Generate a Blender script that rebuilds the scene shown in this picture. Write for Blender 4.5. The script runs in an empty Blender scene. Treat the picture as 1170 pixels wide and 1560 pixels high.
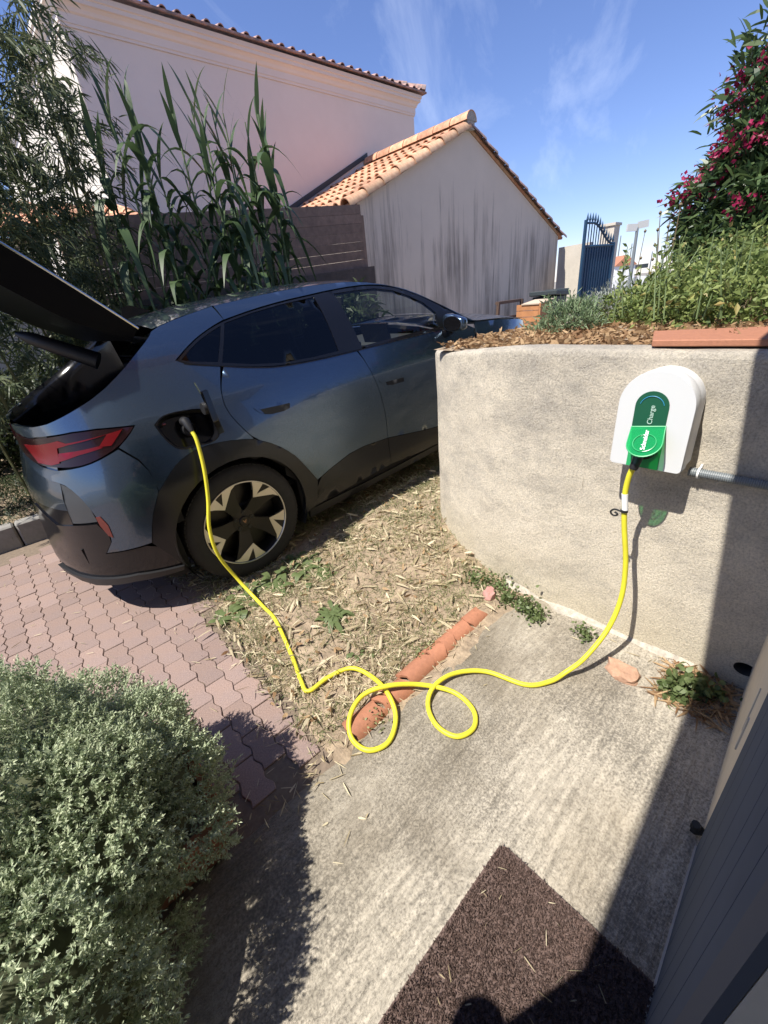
import bpy, bmesh, math, random
import numpy as np
from mathutils import Vector, Matrix
from mathutils.geometry import delaunay_2d_cdt
random.seed(7); rng = np.random.default_rng(7)
R_ = math.radians
C = bpy.context.scene.collection
scn = bpy.context.scene

# ------------------------------------------------------------------ camera
CAM = np.array([-.8883, -3.1797, 1.5091]); YAW, PITCH, ROLL, FPX = -.7096, .4675, -.1025, 640.65
def _cam_axes():
    cy, sy = math.cos(YAW), math.sin(YAW)
    f0 = np.array([-sy, cy, 0]); r0 = np.array([cy, sy, 0]); u0 = np.array([0, 0, 1.])
    f = f0*math.cos(PITCH)-u0*math.sin(PITCH); u = u0*math.cos(PITCH)+f0*math.sin(PITCH)
    return r0*math.cos(ROLL)+u*math.sin(ROLL), u*math.cos(ROLL)-r0*math.sin(ROLL), f
CR, CU, CF = _cam_axes()
cam = bpy.data.cameras.new('camera'); co = bpy.data.objects.new('camera', cam); C.objects.link(co)
cam.sensor_fit = 'HORIZONTAL'; cam.sensor_width = 36; cam.lens = 36*FPX/1170; cam.clip_end = 2000; cam.clip_start = .01
co.matrix_world = Matrix(((CR[0], CU[0], -CF[0], CAM[0]), (CR[1], CU[1], -CF[1], CAM[1]), (CR[2], CU[2], -CF[2], CAM[2]), (0, 0, 0, 1)))
scn.camera = co
scn.render.engine = 'CYCLES'; scn.cycles.use_denoising = True
scn.cycles.max_bounces = 8; scn.cycles.transparent_max_bounces = 16
# ------------------------------------------------------------------ light
SUNV = Vector((.62, -.078, -1.0)).normalized()
sun = bpy.data.lights.new('sun', 'SUN'); sun.energy = 5.0; sun.angle = R_(.53); sun.color = (1, .95, .87)
so = bpy.data.objects.new('sun', sun); C.objects.link(so); so.rotation_euler = SUNV.to_track_quat('-Z', 'Y').to_euler(); so.location = (-5, 1, 9)
w = bpy.data.worlds.new('World'); scn.world = w; w.use_nodes = True
nt = w.node_tree; nt.nodes.clear()
def N(nt, t, **k):
    n = nt.nodes.new(t)
    for a, b in k.items():
        if a == 'ins':
            for i, v in b.items(): n.inputs[i].default_value = v
        else: setattr(n, a, b)
    return n
sky = N(nt, 'ShaderNodeTexSky', sky_type='NISHITA', sun_disc=False, sun_elevation=math.asin(-SUNV.z), sun_rotation=R_(277), air_density=1.0, dust_density=.05, ozone_density=3.5, altitude=10)
tc = N(nt, 'ShaderNodeTexCoord')
mp = N(nt, 'ShaderNodeMapping'); mp.inputs['Rotation'].default_value = (.9, .55, .35); mp.inputs['Scale'].default_value = (1.3, 6.5, 3.6); mp.inputs['Location'].default_value = (3.1, 1.7, .4)
n1 = N(nt, 'ShaderNodeTexNoise', ins={'Scale': 1.25, 'Detail': 8, 'Roughness': .62, 'Distortion': .5})
rp = N(nt, 'ShaderNodeValToRGB'); rp.color_ramp.elements[0].position = .53; rp.color_ramp.elements[1].position = .85
rp.color_ramp.elements[1].color = (.24, .24, .24, 1)
mx = N(nt, 'ShaderNodeMix', data_type='RGBA'); mx.inputs[7].default_value = (8.5, 9.2, 10.5, 1)
bg = N(nt, 'ShaderNodeBackground', ins={'Strength': .105}); wo = N(nt, 'ShaderNodeOutputWorld')
L = nt.links.new
L(tc.outputs['Generated'], mp.inputs[0]); L(mp.outputs[0], n1.inputs['Vector']); L(n1.outputs[0], rp.inputs[0]); L(rp.outputs[0], mx.inputs[0])
tn = N(nt, 'ShaderNodeMix', data_type='RGBA', blend_type='MULTIPLY', ins={0: 1}); tn.inputs[7].default_value = (.80, .79, 1.01, 1); L(sky.outputs[0], tn.inputs[6]); L(tn.outputs[2], mx.inputs[6]); L(mx.outputs[2], bg.inputs[0]); L(bg.outputs[0], wo.inputs[0])
scn.view_settings.view_transform = 'Standard'; scn.view_settings.look = 'None'; scn.view_settings.gamma = 1
scn.view_settings.exposure = .75; scn.view_settings.use_curve_mapping = False

# ------------------------------------------------------------------ rays
def ray(px, py): return (px-585)*CR-(py-780)*CU+FPX*CF
def at_z(px, py, z=0):
    d = ray(px, py); return CAM+d*((z-CAM[2])/d[2])
def at_y(px, py, y):
    d = ray(px, py); return CAM+d*((y-CAM[1])/d[1])
def at_x(px, py, x):
    d = ray(px, py); return CAM+d*((x-CAM[0])/d[0])
def at_d(px, py, dist):
    d = ray(px, py); return CAM+d*(dist/math.hypot(d[0], d[1]))
# ------------------------------------------------------------------ tags
def tag(o, label=None, cat=None, group=None, kind=None):
    if label: o['label'] = label
    if cat: o['category'] = cat
    if group: o['group'] = group
    if kind: o['kind'] = kind
    return o
def empty(name, loc=(0, 0, 0), rz=0, label=None, cat=None, group=None):
    o = bpy.data.objects.new(name, None); C.objects.link(o); o.location = loc; o.rotation_euler = (0, 0, rz); o.empty_display_size = .1
    return tag(o, label, cat, group)
def link(name, me, mat=None, parent=None, world=False):
    o = bpy.data.objects.new(name, me); C.objects.link(o)
    if mat and not me.materials: me.materials.append(mat)
    if parent:
        o.parent = parent
        if world:
            m = Matrix.LocRotScale(parent.location, parent.rotation_euler, None); o.matrix_parent_inverse = m.inverted()
    return o
def mesh(name, V, F, smooth=False, mats=None):
    me = bpy.data.meshes.new(name)
    V = np.asarray(V, dtype=np.float32)
    if isinstance(F, np.ndarray) and F.ndim == 2:
        n, k = F.shape
        me.vertices.add(len(V)); me.vertices.foreach_set('co', V.ravel())
        me.loops.add(n*k); me.loops.foreach_set('vertex_index', F.astype(np.int32).ravel())
        me.polygons.add(n); me.polygons.foreach_set('loop_start', np.arange(0, n*k, k, dtype=np.int32))
        me.polygons.foreach_set('loop_total', np.full(n, k, dtype=np.int32))
        me.update(calc_edges=True)
    else:
        me.from_pydata([tuple(map(float, v)) for v in V], [], F); me.update()
    me.polygons.foreach_set('use_smooth', np.full(len(me.polygons), bool(smooth)))
    return me
class MB:
    def __init__(s): s.v = []; s.f = []
    def add(s, V, F):
        b = len(s.v); s.v += [tuple(map(float, p)) for p in V]; s.f += [tuple(i+b for i in f) for f in F]; return s
    def box(s, c, d, rz=0, rx=0, ry=0):
        M = Matrix.Rotation(rz, 3, 'Z') @ Matrix.Rotation(ry, 3, 'Y') @ Matrix.Rotation(rx, 3, 'X')
        V = [Vector(c)+M @ Vector((x*d[0]/2, y*d[1]/2, z*d[2]/2)) for x in (-1, 1) for y in (-1, 1) for z in (-1, 1)]
        return s.add(V, [(0, 1, 3, 2), (4, 6, 7, 5), (0, 4, 5, 1), (2, 3, 7, 6), (0, 2, 6, 4), (1, 5, 7, 3)])
    def tube(s, P, r, n=8, cap=True):
        P = [Vector(p) for p in P]; rr = r if hasattr(r, '__len__') else [r]*len(P)
        b = len(s.v); up = Vector((0, 0, 1)); prev = None
        for i, p in enumerate(P):
            t = (P[min(i+1, len(P)-1)]-P[max(i-1, 0)]).normalized()
            if prev is None:
                a = t.cross(up)
                if a.length < 1e-3: a = t.cross(Vector((1, 0, 0)))
            else: a = prev-t*prev.dot(t)
            a.normalize(); prev = a; c = t.cross(a)
            for k in range(n):
                q = p+(a*math.cos(2*math.pi*k/n)+c*math.sin(2*math.pi*k/n))*rr[i]; s.v.append(tuple(q))
        for i in range(len(P)-1):
            for k in range(n):
                s.f.append((b+i*n+k, b+i*n+(k+1) % n, b+(i+1)*n+(k+1) % n, b+(i+1)*n+k))
        if cap:
            s.f.append(tuple(b+k for k in range(n))[::-1]); s.f.append(tuple(b+(len(P)-1)*n+k for k in range(n)))
        return s
    def prism(s, poly, d):   # poly: 3d points, d: extrusion
        n = len(poly); d = Vector(d); V = [Vector(p) for p in poly]; V += [p+d for p in V]
        return s.add(V, [tuple(range(n))[::-1], tuple(range(n, 2*n))]+[(i, (i+1) % n, n+(i+1) % n, n+i) for i in range(n)])
    def lathe(s, prof, c, axis='y', n=32):
        b = len(s.v); c = Vector(c); m = len(prof)
        for k in range(n):
            a = 2*math.pi*k/n
            for (r, h) in prof:
                q = {'y': Vector((r*math.cos(a), h, r*math.sin(a))), 'z': Vector((r*math.cos(a), r*math.sin(a), h)), 'x': Vector((h, r*math.cos(a), r*math.sin(a)))}[axis]
                s.v.append(tuple(c+q))
        for k in range(n):
            for j in range(m-1):
                s.f.append((b+k*m+j, b+((k+1) % n)*m+j, b+((k+1) % n)*m+j+1, b+k*m+j+1))
        return s
    def build(s, name, mat, parent=None, smooth=False, bevel=0, world=False, angle=None):
        me = mesh(name, s.v, s.f, smooth)
        bm = bmesh.new(); bm.from_mesh(me); bmesh.ops.recalc_face_normals(bm, faces=bm.faces)
        if bevel: bmesh.ops.bevel(bm, geom=list(bm.edges), offset=bevel, segments=1, affect='EDGES', clamp_overlap=True)
        bm.to_mesh(me); bm.free()
        if smooth:
            me.polygons.foreach_set('use_smooth', np.full(len(me.polygons), True)); me.set_sharp_from_angle(angle=R_(angle or 35))
        return link(name, me, mat, parent, world)
# ------------------------------------------------------------------ materials
MATS = {}
def mat(name, col, rough=.7, metal=0, spec=.5, coat=0, noise=None, bump=None, alpha=None, trans=0, col2=None, mixn=None, vary=None, sheen=0):
    """noise=(scale, amount) brightness mottling; bump=(scale, dist, detail); col2+mixn=(scale,lo,hi) patches"""
    m = bpy.data.materials.new(name); m.use_nodes = True; nt = m.node_tree; b = nt.nodes['Principled BSDF']; L = nt.links.new
    b.inputs['Roughness'].default_value = rough; b.inputs['Metallic'].default_value = metal; b.inputs['Specular IOR Level'].default_value = spec
    b.inputs['Coat Weight'].default_value = coat; b.inputs['Coat Roughness'].default_value = .03
    b.inputs['Transmission Weight'].default_value = trans
    geo = N(nt, 'ShaderNodeNewGeometry'); tc = N(nt, 'ShaderNodeTexCoord')
    c = N(nt, 'ShaderNodeRGB'); c.outputs[0].default_value = (*col, 1); out = c.outputs[0]
    if col2:
        nn = N(nt, 'ShaderNodeTexNoise', ins={'Scale': mixn[0], 'Detail': 6, 'Roughness': .6}); L(tc.outputs['Object'], nn.inputs['Vector'])
        r = N(nt, 'ShaderNodeMapRange', ins={1: mixn[1], 2: mixn[2]}); L(nn.outputs[0], r.inputs[0])
        x = N(nt, 'ShaderNodeMix', data_type='RGBA'); L(r.outputs[0], x.inputs[0]); L(out, x.inputs[6]); x.inputs[7].default_value = (*col2, 1); out = x.outputs[2]
    if noise:
        nn = N(nt, 'ShaderNodeTexNoise', ins={'Scale': noise[0], 'Detail': 8, 'Roughness': .65}); L(tc.outputs['Object'], nn.inputs['Vector'])
        r = N(nt, 'ShaderNodeMapRange', ins={1: .25, 2: .75, 3: 1-noise[1], 4: 1+noise[1]}); L(nn.outputs[0], r.inputs[0])
        x = N(nt, 'ShaderNodeVectorMath', operation='SCALE'); L(out, x.inputs[0]); L(r.outputs[0], x.inputs['Scale']); out = x.outputs[0]
    if vary:   # per object / per island variation
        oi = N(nt, 'ShaderNodeObjectInfo'); src = oi.outputs['Random'] if vary[0] == 'o' else geo.outputs['Random Per Island']
        r = N(nt, 'ShaderNodeMapRange', ins={3: 1-vary[1], 4: 1+vary[1]}); L(src, r.inputs[0])
        x = N(nt, 'ShaderNodeVectorMath', operation='SCALE'); L(out, x.inputs[0]); L(r.outputs[0], x.inputs['Scale']); out = x.outputs[0]
    L(out, b.inputs['Base Color'])
    if bump:
        nn = N(nt, 'ShaderNodeTexNoise', ins={'Scale': bump[0], 'Detail': bump[2] if len(bump) > 2 else 5, 'Roughness': .6}); L(tc.outputs['Object'], nn.inputs['Vector'])
        bp = N(nt, 'ShaderNodeBump', ins={'Strength': 1, 'Distance': bump[1]}); L(nn.outputs[0], bp.inputs['Height']); L(bp.outputs[0], b.inputs['Normal'])
    MATS[name] = m; return m
def leafmat(name, c1, c2, trans=.35, rough=.5, c3=None, spec=.4):
    m = bpy.data.materials.new(name); m.use_nodes = True; nt = m.node_tree; b = nt.nodes['Principled BSDF']; L = nt.links.new
    geo = N(nt, 'ShaderNodeNewGeometry'); rp = N(nt, 'ShaderNodeValToRGB')
    rp.color_ramp.elements[0].color = (*c1, 1); rp.color_ramp.elements[1].color = (*c2, 1)
    if c3: e = rp.color_ramp.elements.new(.93); e.color = (*c2, 1); rp.color_ramp.elements[-1].color = (*c3, 1)
    L(geo.outputs['Random Per Island'], rp.inputs[0]); L(rp.outputs[0], b.inputs['Base Color'])
    b.inputs['Roughness'].default_value = rough; b.inputs['Specular IOR Level'].default_value = spec
    t = N(nt, 'ShaderNodeBsdfTranslucent'); L(rp.outputs[0], t.inputs[0]); ms = N(nt, 'ShaderNodeMixShader', ins={0: trans})
    L(b.outputs[0], ms.inputs[1]); L(t.outputs[0], ms.inputs[2]); L(ms.outputs[0], nt.nodes['Material Output'].inputs[0])
    MATS[name] = m; return m
def glass(name, tint, t):   # thin tinted pane: reflection over a tinted see-through
    m = bpy.data.materials.new(name); m.use_nodes = True; nt = m.node_tree; nt.nodes.remove(nt.nodes['Principled BSDF']); L = nt.links.new
    fr = N(nt, 'ShaderNodeFresnel', ins={0: 1.5}); tr = N(nt, 'ShaderNodeBsdfTransparent'); tr.inputs[0].default_value = (*tint, 1)
    gl = N(nt, 'ShaderNodeBsdfGlossy', ins={'Roughness': .01}); ms = N(nt, 'ShaderNodeMixShader')
    g2 = N(nt, 'ShaderNodeNewGeometry'); mm = N(nt, 'ShaderNodeMath', operation='MULTIPLY_ADD', ins={1: -.8333, 2: 1.5}); L(g2.outputs['Backfacing'], mm.inputs[0]); L(mm.outputs[0], fr.inputs[0])
    L(fr.outputs[0], ms.inputs[0]); L(tr.outputs[0], ms.inputs[1]); L(gl.outputs[0], ms.inputs[2]); L(ms.outputs[0], nt.nodes['Material Output'].inputs[0])
    return m

M_terrace = mat('concrete', (.43, .385, .31), .9, noise=(55, .28), col2=(.25, .215, .165), mixn=(1.6, .47, .72))
def terrace_nodes(m):
    nt = m.node_tree; L = nt.links.new; b = nt.nodes['Principled BSDF']; tc = N(nt, 'ShaderNodeTexCoord')
    src = b.inputs['Base Color'].links[0].from_socket
    # dark pitting
    n = N(nt, 'ShaderNodeTexNoise', ins={'Scale': 130, 'Detail': 4, 'Roughness': .7}); L(tc.outputs['Object'], n.inputs['Vector'])
    n2 = N(nt, 'ShaderNodeTexNoise', ins={'Scale': 2.6, 'Detail': 5}); L(tc.outputs['Object'], n2.inputs['Vector'])
    ad = N(nt, 'ShaderNodeMath', operation='ADD'); L(n.outputs[0], ad.inputs[0])
    ml = N(nt, 'ShaderNodeMath', operation='MULTIPLY', ins={1: .55}); L(n2.outputs[0], ml.inputs[0]); L(ml.outputs[0], ad.inputs[1])
    r = N(nt, 'ShaderNodeMapRange', ins={1: .70, 2: .92, 3: 1.12, 4: .5}); L(ad.outputs[0], r.inputs[0])
    x = N(nt, 'ShaderNodeVectorMath', operation='SCALE'); L(src, x.inputs[0]); L(r.outputs[0], x.inputs['Scale'])
    # ochre lime patch
    n3 = N(nt, 'ShaderNodeTexNoise', ins={'Scale': 1.1, 'Detail': 3}); L(tc.outputs['Object'], n3.inputs['Vector'])
    r3 = N(nt, 'ShaderNodeMapRange', ins={1: .55, 2: .75, 3: 0, 4: .6}); L(n3.outputs[0], r3.inputs[0])
    x3 = N(nt, 'ShaderNodeMix', data_type='RGBA'); L(r3.outputs[0], x3.inputs[0]); L(x.outputs[0], x3.inputs[6]); x3.inputs[7].default_value = (.40, .33, .23, 1)
    L(x3.outputs[2], b.inputs['Base Color'])
    # broom strokes running along x
    mp = N(nt, 'ShaderNodeMapping'); mp.inputs['Scale'].default_value = (5.5, 46, 1); mp.inputs['Rotation'].default_value = (0, 0, -.05); L(tc.outputs['Object'], mp.inputs[0])
    nb = N(nt, 'ShaderNodeTexNoise', ins={'Scale': 1, 'Detail': 6, 'Roughness': .72, 'Distortion': .4}); L(mp.outputs[0], nb.inputs['Vector'])
    b1 = N(nt, 'ShaderNodeBump', ins={'Strength': 1, 'Distance': .013}); L(nb.outputs[0], b1.inputs['Height'])
    rg = N(nt, 'ShaderNodeMapRange', ins={1: .36, 2: .56, 3: .80, 4: 1.06}); L(nb.outputs[0], rg.inputs[0]); xg = N(nt, 'ShaderNodeVectorMath', operation='SCALE'); L(x3.outputs[2], xg.inputs[0]); L(rg.outputs[0], xg.inputs['Scale'])
    sx = N(nt, 'ShaderNodeSeparateXYZ'); L(tc.outputs['Object'], sx.inputs[0]); nd = N(nt, 'ShaderNodeTexNoise', ins={'Scale': 3.2, 'Detail': 6, 'Roughness': .7}); L(tc.outputs['Object'], nd.inputs['Vector'])
    m1 = N(nt, 'ShaderNodeMath', operation='MULTIPLY_ADD', ins={1: .9, 2: 2.0}); L(nd.outputs[0], m1.inputs[0]); m2 = N(nt, 'ShaderNodeMath', operation='ADD'); L(sx.outputs[1], m2.inputs[0]); L(m1.outputs[0], m2.inputs[1])
    rd_ = N(nt, 'ShaderNodeMapRange', ins={1: -.35, 2: .25, 3: 0, 4: .62}); L(m2.outputs[0], rd_.inputs[0]); xd = N(nt, 'ShaderNodeMix', data_type='RGBA'); L(rd_.outputs[0], xd.inputs[0]); L(xg.outputs[0], xd.inputs[6]); xd.inputs[7].default_value = (.15, .125, .085, 1); L(xd.outputs[2], b.inputs['Base Color'])
    ng = N(nt, 'ShaderNodeTexNoise', ins={'Scale': 190, 'Detail': 4, 'Roughness': .7}); L(tc.outputs['Object'], ng.inputs['Vector'])
    b2 = N(nt, 'ShaderNodeBump', ins={'Strength': .7, 'Distance': .004}); L(ng.outputs[0], b2.inputs['Height']); L(b1.outputs[0], b2.inputs['Normal'])
    L(b2.outputs[0], b.inputs['Normal'])
terrace_nodes(M_terrace)
M_render = mat('roughcast', (.68, .61, .49), .92, noise=(7, .10))
def render_nodes(m):
    nt = m.node_tree; L = nt.links.new; b = nt.nodes['Principled BSDF']; tc = N(nt, 'ShaderNodeTexCoord'); src = b.inputs['Base Color'].links[0].from_socket
    # grey grime clouds, more towards the top
    mp = N(nt, 'ShaderNodeMapping'); mp.inputs['Scale'].default_value = (1.5, 1.5, 2.6); L(tc.outputs['Object'], mp.inputs[0])
    n = N(nt, 'ShaderNodeTexNoise', ins={'Scale': 1.9, 'Detail': 10, 'Roughness': .78}); L(mp.outputs[0], n.inputs['Vector'])
    sx = N(nt, 'ShaderNodeSeparateXYZ'); L(tc.outputs['Object'], sx.inputs[0])
    zr = N(nt, 'ShaderNodeMapRange', ins={1: .35, 2: 1.25, 3: 0, 4: .13}); L(sx.outputs[2], zr.inputs[0])
    ad = N(nt, 'ShaderNodeMath', operation='ADD'); L(n.outputs[0], ad.inputs[0]); L(zr.outputs[0], ad.inputs[1])
    r = N(nt, 'ShaderNodeMapRange', ins={1: .50, 2: .76, 3: 0, 4: .62}); L(ad.outputs[0], r.inputs[0])
    x = N(nt, 'ShaderNodeMix', data_type='RGBA'); L(r.outputs[0], x.inputs[0]); L(src, x.inputs[6]); x.inputs[7].default_value = (.21, .20, .19, 1)
    # ochre foot
    zf = N(nt, 'ShaderNodeMapRange', ins={1: .0, 2: .38, 3: .55, 4: 0}); L(sx.outputs[2], zf.inputs[0])
    n2 = N(nt, 'ShaderNodeTexNoise', ins={'Scale': 5, 'Detail': 5}); L(tc.outputs['Object'], n2.inputs['Vector'])
    mu = N(nt, 'ShaderNodeMath', operation='MULTIPLY'); L(zf.outputs[0], mu.inputs[0]); L(n2.outputs[0], mu.inputs[1])
    y = N(nt, 'ShaderNodeMix', data_type='RGBA'); L(mu.outputs[0], y.inputs[0]); L(x.outputs[2], y.inputs[6]); y.inputs[7].default_value = (.42, .34, .16, 1)
    # dark pores
    v = N(nt, 'ShaderNodeTexNoise', ins={'Scale': 120, 'Detail': 5, 'Roughness': .8}); L(tc.outputs['Object'], v.inputs['Vector'])
    rv = N(nt, 'ShaderNodeMapRange', ins={1: .36, 2: .56, 3: .66, 4: 1.05}); L(v.outputs[0], rv.inputs[0])
    sc = N(nt, 'ShaderNodeVectorMath', operation='SCALE'); L(y.outputs[2], sc.inputs[0]); L(rv.outputs[0], sc.inputs['Scale']); L(sc.outputs[0], b.inputs['Base Color'])
    b1 = N(nt, 'ShaderNodeBump', ins={'Strength': .9, 'Distance': .013}); L(v.outputs[0], b1.inputs['Height'])
    n4 = N(nt, 'ShaderNodeTexNoise', ins={'Scale': 14, 'Detail': 3}); L(tc.outputs['Object'], n4.inputs['Vector'])
    b2 = N(nt, 'ShaderNodeBump', ins={'Strength': .5, 'Distance': .02}); L(n4.outputs[0], b2.inputs['Height']); L(b1.outputs[0], b2.inputs['Normal']); L(b2.outputs[0], b.inputs['Normal'])
render_nodes(M_render)
M_soil = mat('dry_soil', (.27, .205, .14), .95, noise=(26, .45), bump=(30, .016, 8), col2=(.34, .265, .18), mixn=(5, .4, .65))
M_ground = mat('street_ground', (.22, .20, .17), .9, noise=(3, .2))
M_joint = mat('joint_sand', (.17, .13, .095), .95, noise=(40, .3))
M_paver = mat('paver_pink', (.255, .178, .148), .85, noise=(160, .32), bump=(140, .0015, 5), vary=('o', .12), col2=(.24, .175, .155), mixn=(6, .4, .65))
M_terra = mat('terracotta', (.36, .155, .088), .75, noise=(60, .16), bump=(60, .001), vary=('o', .08))
M_tile = mat('roof_tile', (.50, .235, .135), .8, noise=(9, .28), vary=('o', .28), col2=(.56, .36, .22), mixn=(2.2, .4, .6))
M_tileold = mat('roof_tile_weathered', (.42, .25, .20), .85, noise=(9, .35), vary=('o', .2), col2=(.19, .15, .14), mixn=(7, .4, .6))
M_pink = mat('house_render_pink', (.68, .615, .555), .9, noise=(1.2, .05), bump=(60, .003))
M_west = mat('house_render_pale', (.62, .57, .5), .9, noise=(2, .06))
M_cream = mat('boundary_render', (.55, .50, .42), .9, noise=(3, .12), bump=(50, .004))
def streaks(name, col, dark):
    m = mat(name, col, .92, noise=(1.5, .06), bump=(70, .003)); nt = m.node_tree; L = nt.links.new; b = nt.nodes['Principled BSDF']; tc = N(nt, 'ShaderNodeTexCoord')
    src = b.inputs['Base Color'].links[0].from_socket
    mp = N(nt, 'ShaderNodeMapping'); mp.inputs['Scale'].default_value = (6.5, 6.5, .38); L(tc.outputs['Object'], mp.inputs[0])
    n = N(nt, 'ShaderNodeTexNoise', ins={'Scale': 1, 'Detail': 7, 'Roughness': .72}); L(mp.outputs[0], n.inputs['Vector'])
    sx = N(nt, 'ShaderNodeSeparateXYZ'); L(tc.outputs['Object'], sx.inputs[0])
    zr = N(nt, 'ShaderNodeMapRange', ins={1: 3.7, 2: 2.3, 3: -.16, 4: .05}); L(sx.outputs[2], zr.inputs[0])
    n2 = N(nt, 'ShaderNodeTexNoise', ins={'Scale': .7, 'Detail': 2}); L(tc.outputs['Object'], n2.inputs['Vector'])
    m2 = N(nt, 'ShaderNodeMath', operation='MULTIPLY_ADD', ins={1: .35, 2: -.17}); L(n2.outputs[0], m2.inputs[0])
    ad = N(nt, 'ShaderNodeMath', operation='ADD'); L(n.outputs[0], ad.inputs[0]); L(zr.outputs[0], ad.inputs[1])
    a2 = N(nt, 'ShaderNodeMath', operation='ADD'); L(ad.outputs[0], a2.inputs[0]); L(m2.outputs[0], a2.inputs[1])
    r = N(nt, 'ShaderNodeMapRange', ins={1: .50, 2: .72, 3: 0, 4: .85}); L(a2.outputs[0], r.inputs[0])
    x = N(nt, 'ShaderNodeMix', data_type='RGBA'); L(r.outputs[0], x.inputs[0]); L(src, x.inputs[6]); x.inputs[7].default_value = (*dark, 1); L(x.outputs[2], b.inputs['Base Color'])
    return m
M_garage = streaks('garage_render_streaked', (.64, .55, .455), (.16, .135, .115))
M_white = mat('white_paint', (.78, .78, .77), .5)
M_fence = mat('weathered_board', (.21, .14, .105), .85, noise=(12, .3), vary=('o', .16), bump=(30, .003))
M_house = mat('house_plaster', (.60, .53, .42), .85, noise=(20, .06), bump=(80, .001))
def shutter_mat():
    m = mat('shutter_paint', (.075, .092, .125), .9, spec=.12, noise=(3, .12), bump=(9, .0004)); return m
M_shutter = shutter_mat()
M_rubber = mat('black_rubber', (.012, .012, .012), .6)
M_black = mat('black_plastic', (.015, .015, .016), .45)
M_clad = mat('cladding_satin_black', (.012, .013, .015), .24, spec=.4)
M_gloss = mat('gloss_black', (.006, .006, .007), .13, spec=.5)
M_dark = mat('dark_liner', (.006, .006, .007), .9)
M_mat = mat('mat_vinyl', (.105, .068, .056), .75, vary=('i', .4))
def paint():
    m = mat('blue_metallic_paint', (.070, .108, .160), .30, metal=.9, coat=1, spec=.5)
    nt = m.node_tree; L = nt.links.new; b = nt.nodes['Principled BSDF']; tc = N(nt, 'ShaderNodeTexCoord')
    n = N(nt, 'ShaderNodeTexNoise', ins={'Scale': 900, 'Detail': 2}); L(tc.outputs['Object'], n.inputs['Vector'])
    r = N(nt, 'ShaderNodeMapRange', ins={1: .3, 2: .7, 3: .20, 4: .36}); L(n.outputs[0], r.inputs[0]); L(r.outputs[0], b.inputs['Roughness'])
    n2 = N(nt, 'ShaderNodeTexNoise', ins={'Scale': 7, 'Detail': 6, 'Roughness': .7}); L(tc.outputs['Object'], n2.inputs['Vector'])
    r2 = N(nt, 'ShaderNodeMapRange', ins={1: .45, 2: .8, 3: .015, 4: .09}); L(n2.outputs[0], r2.inputs[0]); L(r2.outputs[0], b.inputs['Coat Roughness'])
    return m
M_paint = paint()
M_glassd = glass('privacy_glass', (.10, .11, .12), 0); M_glass = glass('side_glass', (.80, .84, .82), 0)
M_tyre = mat('tyre_rubber', (.018, .017, .016), .75, noise=(30, .3), bump=(60, .001))
M_rimd = mat('rim_dark', (.030, .028, .025), .35, metal=.6); M_rims = mat('rim_machined', (.62, .60, .55), .28, metal=.9)
M_red = mat('tail_lens_red', (.11, .003, .005), .25, spec=.3); M_redd = mat('tail_lens_smoked', (.012, .003, .004), .18, spec=.35)
M_refl = mat('reflector_red', (.12, .02, .015), .25, coat=.5); M_copper = mat('copper_emblem', (.35, .2, .12), .35, metal=.8)
M_grey = mat('grey_bumper_insert', (.055, .06, .066), .4, metal=.3)
M_seat = mat('seat_fabric', (.022, .023, .026), .8); M_chrome = mat('chrome', (.6, .6, .6), .15, metal=1)
M_yellow = mat('cable_yellow', (.66, .60, .035), .5, noise=(9, .16)); M_cw = mat('charger_white', (.60, .61, .61), .4)
M_side = mat('charger_rim_white', (.66, .67, .68), .5)
M_green = mat('charger_dark_green', (.010, .085, .045), .3, bump=(900, .0002)); M_lgreen = mat('charger_green', (.03, .34, .12), .3)
def cover():
    m = bpy.data.materials.new('translucent_green'); m.use_nodes = True; nt = m.node_tree; b = nt.nodes['Principled BSDF']
    b.inputs['Base Color'].default_value = (.02, .36, .13, 1); b.inputs['Roughness'].default_value = .12; b.inputs['Coat Weight'].default_value = .5
    t = N(nt, 'ShaderNodeBsdfTransparent'); t.inputs[0].default_value = (.25, .9, .45, 1); ms = N(nt, 'ShaderNodeMixShader', ins={0: .55}); nt.links.new(b.outputs[0], ms.inputs[1]); nt.links.new(t.outputs[0], ms.inputs[2])
    nt.links.new(ms.outputs[0], nt.nodes['Material Output'].inputs[0]); return m
M_cover = cover()
M_led = mat('blue_led_ring', (.03, .25, .45), .4); M_print = mat('print_white', (.85, .88, .86), .5)
M_grayp = mat('print_pale_green', (.45, .62, .53), .5)
M_conduit = mat('conduit_grey', (.17, .19, .20), .5); M_tie = mat('black_tie', (.012, .012, .012), .6)
M_gate = mat('gate_blue', (.012, .048, .10), .5, noise=(4, .1)); M_bin = mat('bin_dark', (.035, .045, .05), .5)
M_crate = mat('crate_orange_wood', (.42, .19, .08), .7, noise=(8, .2)); M_brownw = mat('brown_wood', (.09, .055, .04), .7)
M_bark = mat('stem_dry', (.16, .12, .07), .9); M_culm = mat('bamboo_culm', (.16, .17, .06), .6, vary=('i', .3)); M_reed = mat('reed_stalk', (.13, .18, .07), .6)
L_bush = leafmat('sage_leaf', (.28, .35, .21), (.62, .67, .46), .35, .6)
L_bam = leafmat('bamboo_leaf', (.05, .075, .03), (.17, .20, .10), .35, .5)
L_reed = leafmat('reed_leaf', (.040, .075, .030), (.095, .145, .060), .3, .45)
L_gard = leafmat('garden_leaf', (.09, .14, .035), (.30, .36, .12), .4, .5, (.42, .32, .12))
L_ole = leafmat('oleander_leaf', (.028, .06, .025), (.10, .15, .055), .3, .35)
L_lav = leafmat('lavender_leaf', (.20, .24, .19), (.34, .36, .33), .25, .7)
L_gg = leafmat('greygreen_leaf', (.12, .19, .09), (.26, .33, .19), .3, .6)
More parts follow.
